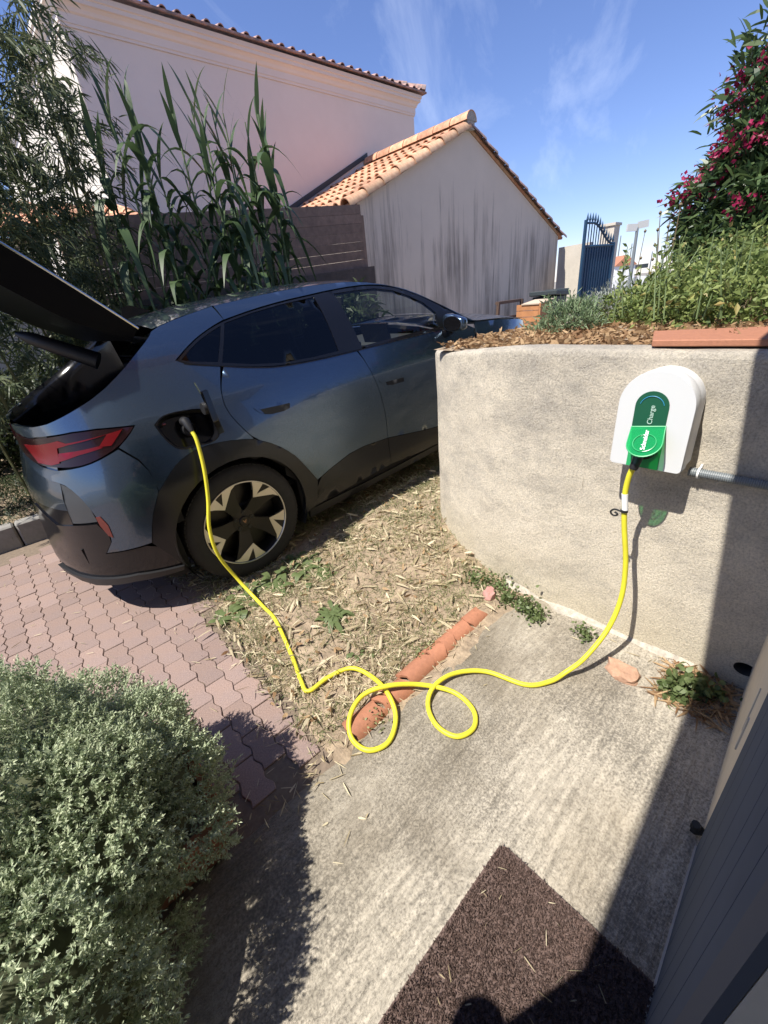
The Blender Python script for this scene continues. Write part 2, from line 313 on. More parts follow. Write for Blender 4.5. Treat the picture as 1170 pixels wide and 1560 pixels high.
L_flower = leafmat('magenta_petal', (.22, .008, .045), (.40, .022, .10), .35, .5)
L_straw = leafmat('dry_straw', (.28, .22, .12), (.70, .62, .43), .25, .7, spec=.2)
L_brown = leafmat('dry_leaf_brown', (.20, .11, .055), (.46, .32, .18), .25, .7, spec=.2)
L_dark = leafmat('shade_leaf', (.02, .035, .014), (.07, .09, .035), .25, .5)  # leaf colour darkened to stand for the shade behind the car
L_weed = leafmat('weed_leaf', (.075, .11, .035), (.19, .24, .10), .35, .5); L_grass = leafmat('dull_grass', (.09, .13, .045), (.34, .35, .17), .3, .6)
# ------------------------------------------------------------------ foliage helper
def nrm(a): return a/np.maximum(np.linalg.norm(a, axis=-1, keepdims=True), 1e-9)
def rdir(n, up=0):
    d = rng.normal(size=(n, 3)); d = nrm(d); d[:, 2] += up; return nrm(d)
def leaf_arrays(Cn, D, Ln, Wd, droop=0., segs=2, fold=.15, nrmv=None):
    """strip leaves: segs cross rows; returns V,F(tris/quads)"""
    n = len(Cn); D = nrm(D); Ln = np.broadcast_to(Ln, (n,)).astype(float); Wd = np.broadcast_to(Wd, (n,)).astype(float)
    ref = rdir(n) if nrmv is None else nrmv
    S = nrm(np.cross(D, ref)); Nn = np.cross(S, D)
    if segs == 2:   # folded diamond
        mid = Cn+D*(Ln*.45)[:, None]
        b = Cn; t = Cn+D*Ln[:, None]; t[:, 2] -= droop*Ln; l = mid+S*(Wd/2)[:, None]+Nn*(Wd*fold)[:, None]; r = mid-S*(Wd/2)[:, None]+Nn*(Wd*fold)[:, None]
        V = np.stack([b, l, t, r], 1).reshape(-1, 3); i = np.arange(n)*4
        return V, np.concatenate([np.stack([i, i+1, i+2], 1), np.stack([i, i+2, i+3], 1)])
    ts = np.linspace(0, 1, segs+1); rows = []
    for t in ts:
        p = Cn+D*(Ln*t)[:, None]; p[:, 2] -= droop*Ln*t*t*(1+.6*t)
        w = np.sin(math.pi*min(.999, .12+.88*t)**.8)*Wd/2+.0004 if t < 1 else Wd*0+.0004
        rows.append(p+S*w[:, None]+Nn*(w*fold)[:, None]); rows.append(p-S*w[:, None]+Nn*(w*fold)[:, None])
    V = np.stack(rows, 1).reshape(-1, 3); k = 2*(segs+1); i = np.arange(n)*k; F = []
    for s in range(segs): F.append(np.stack([i+2*s, i+2*s+1, i+2*s+3, i+2*s+2], 1))
    return V, np.concatenate(F)
def leaves(name, m, parent, *a, stuff=True, world=True, **k):
    V, F = leaf_arrays(*a, **k); o = link(name, mesh(name, V, F), m, parent, world)
    if stuff: o['kind'] = 'stuff'
    return o
# ------------------------------------------------------------------ polygon regions
def pip(P, poly):
    poly = np.asarray(poly); x, y = P[:, 0], P[:, 1]; ins = np.zeros(len(P), bool); j = len(poly)-1
    for i in range(len(poly)):
        xi, yi = poly[i]; xj, yj = poly[j]
        c = ((yi > y) != (yj > y)); ins ^= c & (x < (xj-xi)*(y-yi)/((yj-yi) if abs(yj-yi) > 1e-12 else 1e-12)+xi); j = i
    return ins
def dens(poly, step):
    out = []
    for i in range(len(poly)):
        a = np.array(poly[i], float); b = np.array(poly[(i+1) % len(poly)], float); k = max(1, int(np.ceil(np.linalg.norm(b-a)/step)))
        for q in range(k): out.append(a+(b-a)*q/k)
    return np.array(out)
def chaikin(poly, it=1, keep=60):
    P = [np.array(p, float) for p in poly]
    for _ in range(it):
        Q = []; n = len(P)
        for i in range(n):
            a, b, c = P[i-1], P[i], P[(i+1) % n]; u = nrm(b-a); v = nrm(c-b); ang = math.degrees(math.acos(max(-1, min(1, float(u @ v)))))
            if ang > keep: Q.append(b)
            else: Q += [b+(a-b)*.25, b+(c-b)*.25]
        P = Q
    return P
def inset(poly, d):
    P = np.array(poly, float); n = len(P); a = .5*sum(P[i-1][0]*P[i][1]-P[i][0]*P[i-1][1] for i in range(n)); sg = 1 if a > 0 else -1; Q = []
    for i in range(n):
        u = nrm(P[i]-P[i-1]); v = nrm(P[(i+1) % n]-P[i]); nn = np.array([-u[1]-v[1], u[0]+v[0]])*sg; l = np.linalg.norm(nn)
        if l < 1e-6: Q.append(P[i]); continue
        nn /= l; c = max(.4, float(nn @ (np.array([-u[1], u[0]])*sg))); Q.append(P[i]+nn*d/c)
    return Q
def cdt(poly, holes=(), step=.04):
    loops = [dens(poly, step)]+[dens(h, step) for h in holes]; V = []; E = []
    for lp in loops:
        b = len(V); V += [Vector(p) for p in lp]; E += [(b+i, b+(i+1) % len(lp)) for i in range(len(lp))]
    lo, hi = np.min(loops[0], 0), np.max(loops[0], 0)
    gx, gy = np.meshgrid(np.arange(lo[0]+step/2, hi[0], step), np.arange(lo[1]+step/2, hi[1], step)); G = np.stack([gx.ravel(), gy.ravel()], 1)
    G = G[pip(G, loops[0])]
    for h in loops[1:]: G = G[~pip(G, h)]
    allb = np.concatenate(loops)
    if len(G):
        dm = np.min(np.linalg.norm(G[:, None]-allb[None], axis=2), axis=1); G = G[dm > step*.45]
    V += [Vector(g) for g in G]
    r = delaunay_2d_cdt(V, E, [], 0, 1e-6); P = np.array([tuple(v) for v in r[0]]); F = np.array([f for f in r[2] if len(f) == 3])
    cen = P[F].mean(1); ok = pip(cen, loops[0])
    for h in loops[1:]: ok &= ~pip(cen, h)
    F = F[ok]; p = P[F]; ar = (p[:, 1, 0]-p[:, 0, 0])*(p[:, 2, 1]-p[:, 0, 1])-(p[:, 2, 0]-p[:, 0, 0])*(p[:, 1, 1]-p[:, 0, 1])
    F[ar < 0] = F[ar < 0][:, ::-1]; return P, F[np.abs(ar) > 1e-9]
def shell(name, P, F, fmap, thick, m, parent, flip=False):
    """P,F planar triangulation -> surface by fmap(P)->xyz,normal ; thickness with hard rim"""
    X, Nn = fmap(P)
    if flip: F = F[:, ::-1]
    n = len(X); B = X-Nn*thick; e = {}
    for f in F:
        for a, b in ((f[0], f[1]), (f[1], f[2]), (f[2], f[0])): e[(a, b)] = 1
    rim = [(a, b) for (a, b) in e if (b, a) not in e]; V = [X, B]; Fs = [F, F[:, ::-1]+n]; k = 2*n; rv = []; rf = []
    for a, b in rim:
        rv += [X[a], X[b], B[b], B[a]]; rf += [(k, k+2, k+1), (k, k+3, k+2)]; k += 4
    V = np.concatenate(V+[np.array(rv)]); Fs = np.concatenate(Fs+[np.array(rf)])
    return link(name, mesh(name, V, Fs, True), m, parent)

# ------------------------------------------------------------------ ground
def sst(a, b, x): t = np.clip((np.asarray(x, float)-a)/(b-a), 0, 1); return t*t*(3-2*t)
def gh(x, y):
    x = np.asarray(x, float); y = np.asarray(y, float)
    s = .06*np.clip(x, 0, 3.5)*sst(-2.15, -1.35, y)+.06*np.clip(x, -1.2, 0)*0
    return s+.09*np.exp(-((x-1.0)**2+(y+1.40)**2)/.22)
def grid(x0, x1, y0, y1, st, f):
    xs = np.arange(x0, x1+st/2, st); ys = np.arange(y0, y1+st/2, st); X, Y = np.meshgrid(xs, ys); Z = f(X, Y); nx, ny = len(xs), len(ys)
    i = (np.arange(ny-1)[:, None]*nx+np.arange(nx-1)[None]).ravel(); return np.stack([X.ravel(), Y.ravel(), Z.ravel()], 1), np.stack([i, i+1, i+nx+1, i+nx], 1)
def vnoise(x, y, s, seed=0):
    x = np.asarray(x)*s+seed*17.3; y = np.asarray(y)*s+seed*9.1; xi = np.floor(x); yi = np.floor(y); fx = x-xi; fy = y-yi; fx = fx*fx*(3-2*fx); fy = fy*fy*(3-2*fy)
    h = lambda a, b: np.modf(np.abs(np.sin(a*127.1+b*311.7+seed)*43758.5453))[0]
    return (h(xi, yi)*(1-fx)+h(xi+1, yi)*fx)*(1-fy)+(h(xi, yi+1)*(1-fx)+h(xi+1, yi+1)*fx)*fy
V, F = grid(-12, 16, -8, 14, .25, lambda x, y: gh(x, y)-.06)
n = len(V); o = link('ground', mesh('ground', V, F, True), M_ground); tag(o, kind='structure')
far = MB(); far.add([(-600, -600, -.12), (900, -600, -.12), (900, 900, -.12), (-600, 900, -.12)], [(0, 1, 2, 3)]); tag(far.build('distant_ground', M_ground), kind='structure')
# soil patch
def soil_z(x, y): return gh(x, y)+.004+.022*vnoise(x, y, 6)+.010*vnoise(x, y, 22, 3)-.012
V, F = grid(-.50, 7.0, -2.32, 1.1, .03, soil_z)
cx = V[:, 0]; cy = V[:, 1]
edge = -.37-.05*vnoise(cy*0, cy, 5, 2)-.06*np.clip((-cy-1.0)/1.2, 0, 1)+.45*sst(-1.05, -.7, cy)*1
k = cx < edge; V[k, 2] -= .035
o = link('soil_bed', mesh('soil_bed', V, F, True), M_soil); tag(o, kind='structure')
# terrace slab
def slab(name, x0, x1, y0, y1, zt, th, m, jag=0):
    P, Fq = grid(x0, x1, y0, y1, .05, lambda x, y: x*0+zt+.003*vnoise(x, y, 8))
    if jag:
        e = P[:, 1] > y1-.026; P[e, 1] += jag*(vnoise(P[e, 0], P[e, 0]*0, 9)-.5)
        P[e, 2] -= .012
    mb = MB(); mb.add(P, [tuple(f) for f in Fq]); ys = y1
    top = [p for p in P if abs(p[1]-y1) < .05 and p[1] > y1-.03]; top.sort(key=lambda p: p[0]); nt_ = len(top)
    mb.add([tuple(p) for p in top]+[(p[0], p[1]+.004, -th) for p in top], [(i, i+1, nt_+i+1, nt_+i) for i in range(nt_-1)])
    return mb.build(name, m, smooth=True)
tag(slab('terrace', -3.5, .86, -3.45, -2.245, .012, .1, M_terrace, .03), kind='structure')

# pavers: interlocking zigzag blocks
pav = tag(link('paving', mesh('paving', *grid(-3.6, .6, -2.26, 1.0, .1, lambda x, y: x*0-.002)), M_joint), kind='structure')
PX, PY = .0945, .1835
def paver_mesh(seed):
    g = .0011+.0004*seed; a = .0075; hx = PX/2-g; hy = PY/2-g
    prf = [0, .55, 1, .35, -.35, -1, -.55, 0]   # one zigzag per half block, so staggered rows interlock
    def zz(t): return float(np.interp((t % .5)*2, np.linspace(0, 1, 8), prf))*a
    ts = np.linspace(0, 1, 17); rt = [(hx+zz(t), -hy+2*hy*t) for t in ts]; lt = [(-hx+zz(t), -hy+2*hy*t) for t in ts][::-1]
    out = rt+lt
    out = [(x+random.uniform(-.0007, .0007), y+random.uniform(-.0007, .0007)) for x, y in out]
    inn = [(x-.0022*(1 if i < 17 else -1), y*.975) for i, (x, y) in enumerate(out)]; n = len(out)
    V = [(x, y, 0) for x, y in inn]+[(x, y, -.0026) for x, y in out]+[(x, y, -.03) for x, y in out]
    F = [tuple(range(n))]+[(i, i+n, (i+1) % n+n, (i+1) % n) for i in range(n)]+[(i+n, i+2*n, (i+1) % n+2*n, (i+1) % n+n) for i in range(n)]
    me = mesh('brick', V, F); bm = bmesh.new(); bm.from_mesh(me); bmesh.ops.recalc_face_normals(bm, faces=bm.faces); bm.to_mesh(me); bm.free(); me.materials.append(M_paver); return me
pm = [paver_mesh(i % 3) for i in range(6)]
cells = []
for i in range(-24, 12):
    for j in range(-12, 8):
        x = -1.084+i*PX; y = -.62+j*PY+(PY/2 if i % 2 else 0)
        if y < -2.17 or y > .93 or x < -3.2: continue
        lim = -.43-.04*min(1, max(0, (-y-1)/1.2)) if y < -.95 else .15
        if x > lim: continue
        d = np.array([x, y, 0])-CAM; dep = d @ CF; px = 585+FPX*(d @ CR)/dep; py = 780-FPX*(d @ CU)/dep
        vis = dep > .2 and -50 < px < 1220 and 780 < py < 1600
        cells.append((0 if vis else 1, np.linalg.norm(d), x, y))
cells.sort()
rest = MB()
for k, (v, dd, x, y) in enumerate(cells):
    z = .006+random.uniform(-.0016, .0016); rz = random.uniform(-.018, .018)
    if k < 296:
        b = bpy.data.objects.new('brick', pm[k % 6]); C.objects.link(b); b.parent = pav; b.location = (x, y, z); b.rotation_euler = (random.uniform(-.012, .012), random.uniform(-.02, .02), rz)
    else:
        me = pm[k % 6]; rest.add([(p.co.x+x, p.co.y+y, p.co.z+z) for p in me.vertices], [tuple(f.vertices) for f in me.polygons])
o = rest.build('brick_field', M_paver, pav); o['kind'] = 'stuff'
# kerb on the far left with its planted bank
kb = MB()
for i in range(-1, 3): kb.box((-1.62-i*1.01, 1.09, .06), (1.0, .12, .26))
tag(kb.build('kerb', mat('kerb_concrete', (.24, .23, .21), .9, noise=(20, .2)), bevel=.012), kind='structure')
V, F = grid(-6, 1.2, 1.14, 4, .1, lambda x, y: .14+.16*sst(1.1, 1.8, y)+.05*vnoise(x, y, 4)); tag(link('planted_bank', mesh('planted_bank', V, F, True), M_soil), kind='structure')
# ------------------------------------------------------------------ retaining wall
WX = .842
path = [(WX, -2.5), (WX, -2.42), (WX+.006, -2.28), (WX+.022, -2.12), (WX+.052, -1.94), (WX+.095, -1.77), (WX+.15, -1.62), (WX+.225, -1.49), (WX+.33, -1.42), (WX+.47, -1.395), (1.8, -1.39), (3, -1.39), (9.5, -1.39)]
def resamp(P, st):
    P = [np.array(p, float) for p in P]; out = [P[0]]
    for _ in range(2):
        Q = [P[0]]
        for i in range(1, len(P)-1): Q += [P[i]+(P[i-1]-P[i])*.25, P[i]+(P[i+1]-P[i])*.25]
        P = Q+[P[-1]]
    for i in range(len(P)-1):
        L_ = np.linalg.norm(P[i+1]-P[i]); k = max(1, int(L_/st))
        for q in range(1, k+1): out.append(P[i]+(P[i+1]-P[i])*q/k)
    return np.array(out)
wp = resamp(path, .04); T = np.gradient(wp, axis=0); T = nrm(T); NW = np.stack([-T[:, 1], T[:, 0]], 1)
def ztop(x, y): return 1.262-.045*sst(-2.2, -1.5, y)
rows = []; ks = np.linspace(0, 1, 38)
for i, (p, nn) in enumerate(zip(wp, NW)):
    zt = float(ztop(*p)); z0 = -.12; r = []
    for k in ks:
        z = z0+(zt-.022-z0)*k; off = .006*(vnoise(i*.04, z, 9, 5)-.5); r.append((p[0]+nn[0]*off, p[1]+nn[1]*off, z))
    wob = .006*(vnoise(i*.04, .5, 11, 8)-.5)
    for (o_, dz) in ((-.004, -.009), (-.013, -.001), (-.03, .003), (-.09, .004), (-.15, .0), (-.165, -.03), (-.165, -.3)):
        r.append((p[0]+nn[0]*o_, p[1]+nn[1]*o_, zt+dz+wob))
    rows.append(r)
m_ = len(rows[0]); V = np.array(rows).reshape(-1, 3); F = []
for i in range(len(rows)-1):
    for j in range(m_-1): F.append((i*m_+j, i*m_+j+1, (i+1)*m_+j+1, (i+1)*m_+j))
wall = MB(); wall.add(V, F)
HY, HZ = at_x(1135, 1020, WX)[1:]; hole = [(HY+.036*math.cos(a), HZ+.029*math.sin(a)) for a in np.linspace(0, 2*math.pi, 24, endpoint=False)]
P, Fc = cdt([(-3.6, -.12), (-2.5, -.12), (-2.5, 1.24), (-3.6, 1.24)], [hole], .05); wall.add([(WX, a, b) for a, b in P], [tuple(f[::-1]) for f in Fc])
pr = [(0, 1.24), (.004, 1.253), (.013, 1.261), (.03, 1.265), (.09, 1.266), (.15, 1.262), (.165, 1.232), (.165, .93)]
ys = np.linspace(-3.6, -2.5, 24); b = [[(WX+o_, y, z+(.006*(vnoise(y, .5, 11, 8)-.5) if z > 1.25 else 0)) for (o_, z) in pr] for y in ys]; V = np.array(b).reshape(-1, 3)
wall.add(V, [(i*8+j, (i+1)*8+j, (i+1)*8+j+1, i*8+j+1) for i in range(23) for j in range(7)])
RW = empty('retaining_wall', (WX, -2.5, 0), label='curved roughcast concrete retaining wall holding the garden and carrying the charger', cat='wall')
o = wall.build('wall_body', M_render, RW, smooth=True, world=True, angle=60)
dp = MB(); n = 24
dp.lathe([(.036, .0), (.034, .004), (.033, .05), (.033, .10), (.0, .10)], (WX, HY, HZ), 'x', 24)
o = dp.build('drain_pipe', mat('drain_dark', (.02, .02, .02), .8), RW, smooth=True, world=True)
for v in o.data.vertices: v.co.z = HZ+(v.co.z-HZ)*.8
# mortar fillet at the foot of the wall
fl = MB(); ys = np.linspace(-3.05, -2.15, 40); r = []
for y in ys:
    wd = .012+.05*vnoise(y, 0, 9, 1)**1.5; h = .008+.022*vnoise(y, 1, 7, 2); x = np.interp(y, wp[::-1][:, 1][len(wp)-60:], wp[::-1][:, 0][len(wp)-60:]) if y > -2.5 else WX
    r.append([(x+.01, y, h+.02), (x-wd*.4, y, h), (x-wd, y, .012)])
V = np.array(r).reshape(-1, 3); fl.add(V, [(i*3+j, i*3+j+1, (i+1)*3+j+1, (i+1)*3+j) for i in range(39) for j in range(2)])
fl.build('mortar_fillet', mat('mortar_pale', (.40, .36, .30), .9, noise=(30, .45), bump=(40, .01)), RW, smooth=True, world=True)
# garden soil on top
V, F = grid(.98, 16, -9, -1.53, .12, lambda x, y: 1.225+.03*vnoise(x, y, 3)+.10*sst(-2.4, -4, y)); 
tag(link('garden_soil', mesh('garden_soil', V, F, True), M_soil), kind='structure')

# ------------------------------------------------------------------ house on the right
HA = math.atan2(.039, 1.145); HO = Vector((.811, -3.219, 0))   # foot of the facade at the retaining wall
def hw(u, off, z): # u metres from retaining wall to the left, off metres in front of the facade
    c, s = math.cos(HA), math.sin(HA); return (HO.x-u*c-off*s, HO.y-u*s+off*c, z)
HS = empty('own_house', (0, -3.4, 0), label='beige plastered house with dark eave beside the concrete terrace', cat='house')
hb = MB()
def wallbox(u0, u1, z0, z1, t=.25):
    V = [hw(u, o_, z) for u in (u0, u1) for o_ in (0, -t) for z in (z0, z1)]; hb.add(V, [(0, 1, 3, 2), (4, 6, 7, 5), (0, 4, 5, 1), (2, 3, 7, 6), (0, 2, 6, 4), (1, 5, 7, 3)])
wallbox(-.35, 1.40, -.1, 2.75); wallbox(2.5, 7, -.1, 2.75); wallbox(1.40, 2.5, 2.15, 2.75); wallbox(-.35, 7, 2.751, 5.4)
hb.build('wall', M_house, HS, world=True)
ev = MB(); V = [hw(u, o_, z) for u in (-.6, 7) for o_ in (.40, -.3) for z in (2.62, 2.72)]; ev.add(V, [(0, 1, 3, 2), (4, 6, 7, 5), (0, 4, 5, 1), (2, 3, 7, 6), (0, 2, 6, 4), (1, 5, 7, 3)])
ev.build('eave', M_white, HS, world=True)
rf = MB(); V = [hw(-.6, .40, 5.45), hw(7, .40, 5.45), hw(7, -3, 6.4), hw(-.6, -3, 6.4)]; rf.prism(V, (0, 0, .06)); rf.build('roof', M_tile, HS, world=True)
def hbox(mb, u0, u1, o0, o1, z0, z1):
    V = [hw(u, o_, z) for u in (u0, u1) for o_ in (o0, o1) for z in (z0, z1)]; return mb.add(V, [(0, 1, 3, 2), (4, 6, 7, 5), (0, 4, 5, 1), (2, 3, 7, 6), (0, 2, 6, 4), (1, 5, 7, 3)])
rm = MB()
for a in ((1.2, 4, -3.0, -2.9, -.1, 2.6), (1.15, 1.2, -3, -.25, -.1, 2.6), (4, 4.1, -3, -.25, -.1, 2.6), (1.15, 4.1, -3, -.25, 2.5, 2.6), (1.15, 4.1, -3, -.25, -.1, -.02)): hbox(rm, *a)
rm.build('hallway', mat('hall_dark', (.02, .02, .022), .9), HS, world=True)  # hall surfaces coloured near-black in place of the unlit interior's shade
# shutter folded back against the facade
SH = empty('window_shutter', hw(1.05, 0, .02), label='grey-blue grooved shutter panel folded back against the beige house wall', cat='shutter')
us = [.70, .80, .90, 1.0, 1.10, 1.17, 1.25, 1.335]
for a, b in zip(us[:-1], us[1:]):
    hbox(MB(), a+.0015, b-.0015, .001, .0045, .024, 2.1).build('panel_board', M_shutter, SH, world=True)
hbox(MB(), 1.335, 1.40, .001, .012, .024, 2.1).build('side_rail', mat('shutter_rail', (.09, .095, .11), .9, spec=.12), SH, world=True)
hbox(MB(), .695, 1.40, .001, .009, .006, .022).build('bottom_strip', mat('pale_strip', (.40, .37, .32), .7), SH, world=True)
sp = MB(); sp.tube([hw(.66, .0, .045), hw(.66, .018, .045), hw(.66, .03, .045)], [.010, .019, .017], 14)
sp.tube([hw(.66, .02, .045), hw(.67, .022, .075)], [.014, .011], 10)
tag(sp.build('shutter_stop', M_rubber, smooth=True), 'small black rubber shutter stop at the foot of the beige wall', 'door stop')
cp = MB(); hbox(cp, .50, .512, 0, .003, .34, .50); hbox(cp, .535, .55, 0, .004, .30, .42); cp.build('hinge_plate', mat('hinge_plate', (.42, .40, .36), .6), HS, world=True)

# ------------------------------------------------------------------ terracotta edging
cuts = [-.352, -.19, -.03, .135, .225, .315, .44, .56]
for i in range(len(cuts)-1):
    x0, x1 = cuts[i]+.002, cuts[i+1]-.002; mb = MB(); n = 9; rows = []
    yy = -2.205+.03*(i/6)**1.2+random.uniform(-.006, .006); rr = .060-.0012*i; sk = random.uniform(-.02, .02); zz = -.012+random.uniform(-.006, .004)
    for ro, flip in ((rr, 0), (rr-.012, 1)):
        for j in range(6):
            t = j/5; x = x0+(x1-x0)*t; r_ = ro*(1.0-.05*t)
            for k in range(n+1):
                a = math.pi*k/n; e = (.012*math.sin(3*a+i) if j in (0, 5) else 0)
                mb.v.append((x+e, yy+sk*(t-.5)+r_*math.cos(a), zz+r_*math.sin(a)))
    m = n+1
    for s_ in range(2):
        o_ = s_*6*m
        for j in range(5):
            for k in range(n): mb.f.append((o_+j*m+k, o_+j*m+k+1, o_+(j+1)*m+k+1, o_+(j+1)*m+k))
    for j in (0, 5):
        for k in range(n): mb.f.append((j*m+k, j*m+k+1, 6*m+j*m+k+1, 6*m+j*m+k))
    o = mb.build('edging_tile', M_terra, smooth=True, angle=50)
    lab = ['long terracotta half-pipe edging tile at the near end, under the yellow cable loop', 'terracotta half-pipe edging tile second from the near end, crossed by the cable', 'terracotta edging tile with a crack line, third from the near end', 'short terracotta edging tile in the middle of the row', 'short broken terracotta edging tile with weeds, just past the middle', 'terracotta edging tile second from the far end', 'terracotta edging tile at the far end of the row near the grey wall'][i]
    tag(o, lab, 'edging tile', 'terracotta edging tiles between soil and terrace')
def chunk(name, c, d, m, lab, cat, rz=0, seed=1, flat=.6):
    bm = bmesh.new(); bmesh.ops.create_icosphere(bm, subdivisions=2, radius=1); r = random.Random(seed)
    for v in bm.verts:
        k = 1+r.uniform(-.16, .16); v.co = Vector((v.co.x*d[0]*k, v.co.y*d[1]*k, max(-flat, min(flat, v.co.z))*d[2]*k))
    me = bpy.data.meshes.new(name); bm.to_mesh(me); bm.free(); o = link(name, me, m); o.location = c; o.rotation_euler = (0, 0, rz); return tag(o, lab, cat)
p = at_z(746, 906, .02); chunk('brick_fragment', (p[0], p[1], .02), (.045, .035, .05), mat('pink_brick', (.42, .22, .19), .85, noise=(60, .2)), 'pink brick fragment lying in weeds beyond the row of edging tiles', 'brick', .4, 3)
p = at_z(950, 1022, .02); chunk('broken_stone', (p[0]-.01, p[1], .022), (.075, .05, .035), mat('rust_stone', (.40, .24, .16), .85, noise=(30, .3), bump=(30, .01)), 'flat rusty brown stone on the terrace at the foot of the grey wall', 'stone', 1.2, 5, .5)

# ------------------------------------------------------------------ door mat
def rrect(x0, x1, y0, y1, r, n=6):
    P = []
    for cx_, cy_, a0 in ((x1-r, y1-r, 0), (x0+r, y1-r, 90), (x0+r, y0+r, 180), (x1-r, y0+r, 270)):
        for k in range(n+1): a = math.radians(a0+90*k/n); P.append((cx_+r*math.cos(a), cy_+r*math.sin(a)))
    return P
MT = empty('door_mat', (-.7, -3.05, .012), label='dark brown looped vinyl door mat scattered with straw', cat='door mat')
mx0, mx1, my0, my1 = -1.15, -.262, -3.30, -2.835
mb = MB(); mb.prism([(x, y, .013) for x, y in rrect(mx0, mx1, my0, my1, .025)], (0, 0, .008)); mb.build('backing', M_mat, MT, world=True)
n = 48000; x = rng.uniform(mx0+.004, mx1-.004, n); y = rng.uniform(max(my0, -3.27), my1-.004, n)
k = ~((x > mx1-.02) & (y > my1-.02) & (((x-mx1+.025)**2+(y-my1+.025)**2) > .024**2)); x = x[k]; y = y[k]; n = len(x)
D = rdir(n, .9); leaves('loop_pile', M_mat, MT, np.stack([x, y, np.full(n, .02)], 1), D, rng.uniform(.007, .014, n), .0042, fold=.5)

# ------------------------------------------------------------------ wall charger
CH = empty('wall_charger', (.78, -2.75, 1.05), label='white arched electric car charger with green socket cover on the roughcast wall', cat='charger')
def arch(y0, y1, zb, r, n=22, sq=1.0, rb=.014):   # outline in (y,z): rounded bottom corners, arch top
    cy_ = (y0+y1)/2; h = (y1-y0)/2; zt = 1.222; P = []
    for a in np.linspace(-90, 0, 5): P.append((y1-rb+rb*math.cos(R_(a)), zb+rb+rb*math.sin(R_(a))))
    zc = zt-h
    for a in np.linspace(0, 180, n): P.append((cy_+h*math.cos(R_(a)), zc+h*math.sin(R_(a))))
    for a in np.linspace(180, 270, 5): P.append((y0+rb+rb*math.cos(R_(a)), zb+rb+rb*math.sin(R_(a))))
    return P
def loft(mb, prof, xs):  # prof list of outlines (y,z) equal count, stacked at xs, capped at the front
    n = len(prof[0]); b = len(mb.v)
    for P, x in zip(prof, xs): mb.v += [(x, p[0], p[1]) for p in P]
    for i in range(len(xs)-1): mb.f += [(b+i*n+k, b+i*n+(k+1) % n, b+(i+1)*n+(k+1) % n, b+(i+1)*n+k) for k in range(n)]
    mb.f.append(tuple(b+(len(xs)-1)*n+k for k in range(n))); mb.f.append(tuple(b+k for k in range(n))[::-1]); return mb
O = arch(-2.866, -2.635, .885, .1); c0 = np.mean(O, 0)
sc_ = lambda P, k: [tuple(c0+(np.array(p)-c0)*k) for p in P]
loft(MB(), [sc_(O, .955), sc_(O, .975), sc_(O, .975)], [WX, WX-.01, WX-.068]).build('back_case', M_side, CH, smooth=True, world=True)
loft(MB(), [sc_(O, .985), sc_(O, 1.0), sc_(O, 1.0), sc_(O, .985)], [WX-.069, WX-.074, WX-.121, WX-.127]).build('front_cover', M_cw, CH, smooth=True, world=True)
FX = WX-.127
def pill(yc, h, zb, zt, n=18):
    P = [(yc+h, zb)]+[(yc+h*math.cos(R_(a)), zt-h+h*math.sin(R_(a))) for a in np.linspace(0, 180, n)]+[(yc-h, zb)]; return P
Pp = pill(-2.742, .051, 1.034, 1.156); loft(MB(), [Pp, Pp], [FX+.004, FX-.0022]).build('green_panel', M_green, CH, world=True)
Ps = pill(-2.745, .052, .0, .0)
Ps = [(-2.796, 1.032), (-2.694, 1.032), (-2.694, .888), (-2.796, .888)]; loft(MB(), [Ps, Ps], [FX+.004, FX-.0015]).build('socket_strip', M_lgreen, CH, world=True)
sk = [(-2.744+.043*math.cos(a), .965+.043*math.sin(a)) for a in np.linspace(0, 2*math.pi, 24, endpoint=False)]; loft(MB(), [sk, sk], [FX, FX-.012]).build('socket', M_black, CH, smooth=True, world=True)
ar = MB(); pts = [(FX-.0035, -2.742+.037*math.cos(R_(a)), 1.103+.037*math.sin(R_(a))) for a in np.linspace(15, 165, 20)]; ar.tube(pts, .0012, 6); ar.build('light_arc', M_led, CH, world=True)
# translucent flap lifted by the plug
hinge = np.array([FX-.006, -2.745, 1.037]); tipc = at_x(860+440/3.774, 540+590/3.774, .622)
ax = nrm(tipc-hinge); side = np.array([0, -1., 0]); side = nrm(side-ax*(side @ ax)); nf = -np.cross(side, ax); nf = nf*(-1 if nf[0] > 0 else 1); Lf = np.linalg.norm(tipc-hinge)
def flap(u, v, h): return tuple(hinge+ax*u+side*v+nf*h)
ol = [(0, -.05), (0, .05)]+[(Lf-.052+.052*math.sin(R_(a)), .052*math.cos(R_(a))) for a in np.linspace(0, 180, 16)]
fm = MB(); fm.prism([flap(u, v, 0) for u, v in ol], nf*.004)
FL = fm.build('flap', M_cover, CH, world=True)
rmb = MB(); rmb.tube([flap(u, v, .003) for u, v in ol+[ol[0]]], .0026, 6); r_ = rmb.build('flap_rim', M_lgreen, CH, smooth=True, world=True)
rmb = MB(); rmb.tube([flap(Lf-.052+.034*math.cos(R_(a)), .034*math.sin(R_(a)), .006) for a in np.linspace(0, 360, 25)], .0016, 5, cap=False); rmb.build('flap_ring', M_lgreen, CH, smooth=True, world=True)
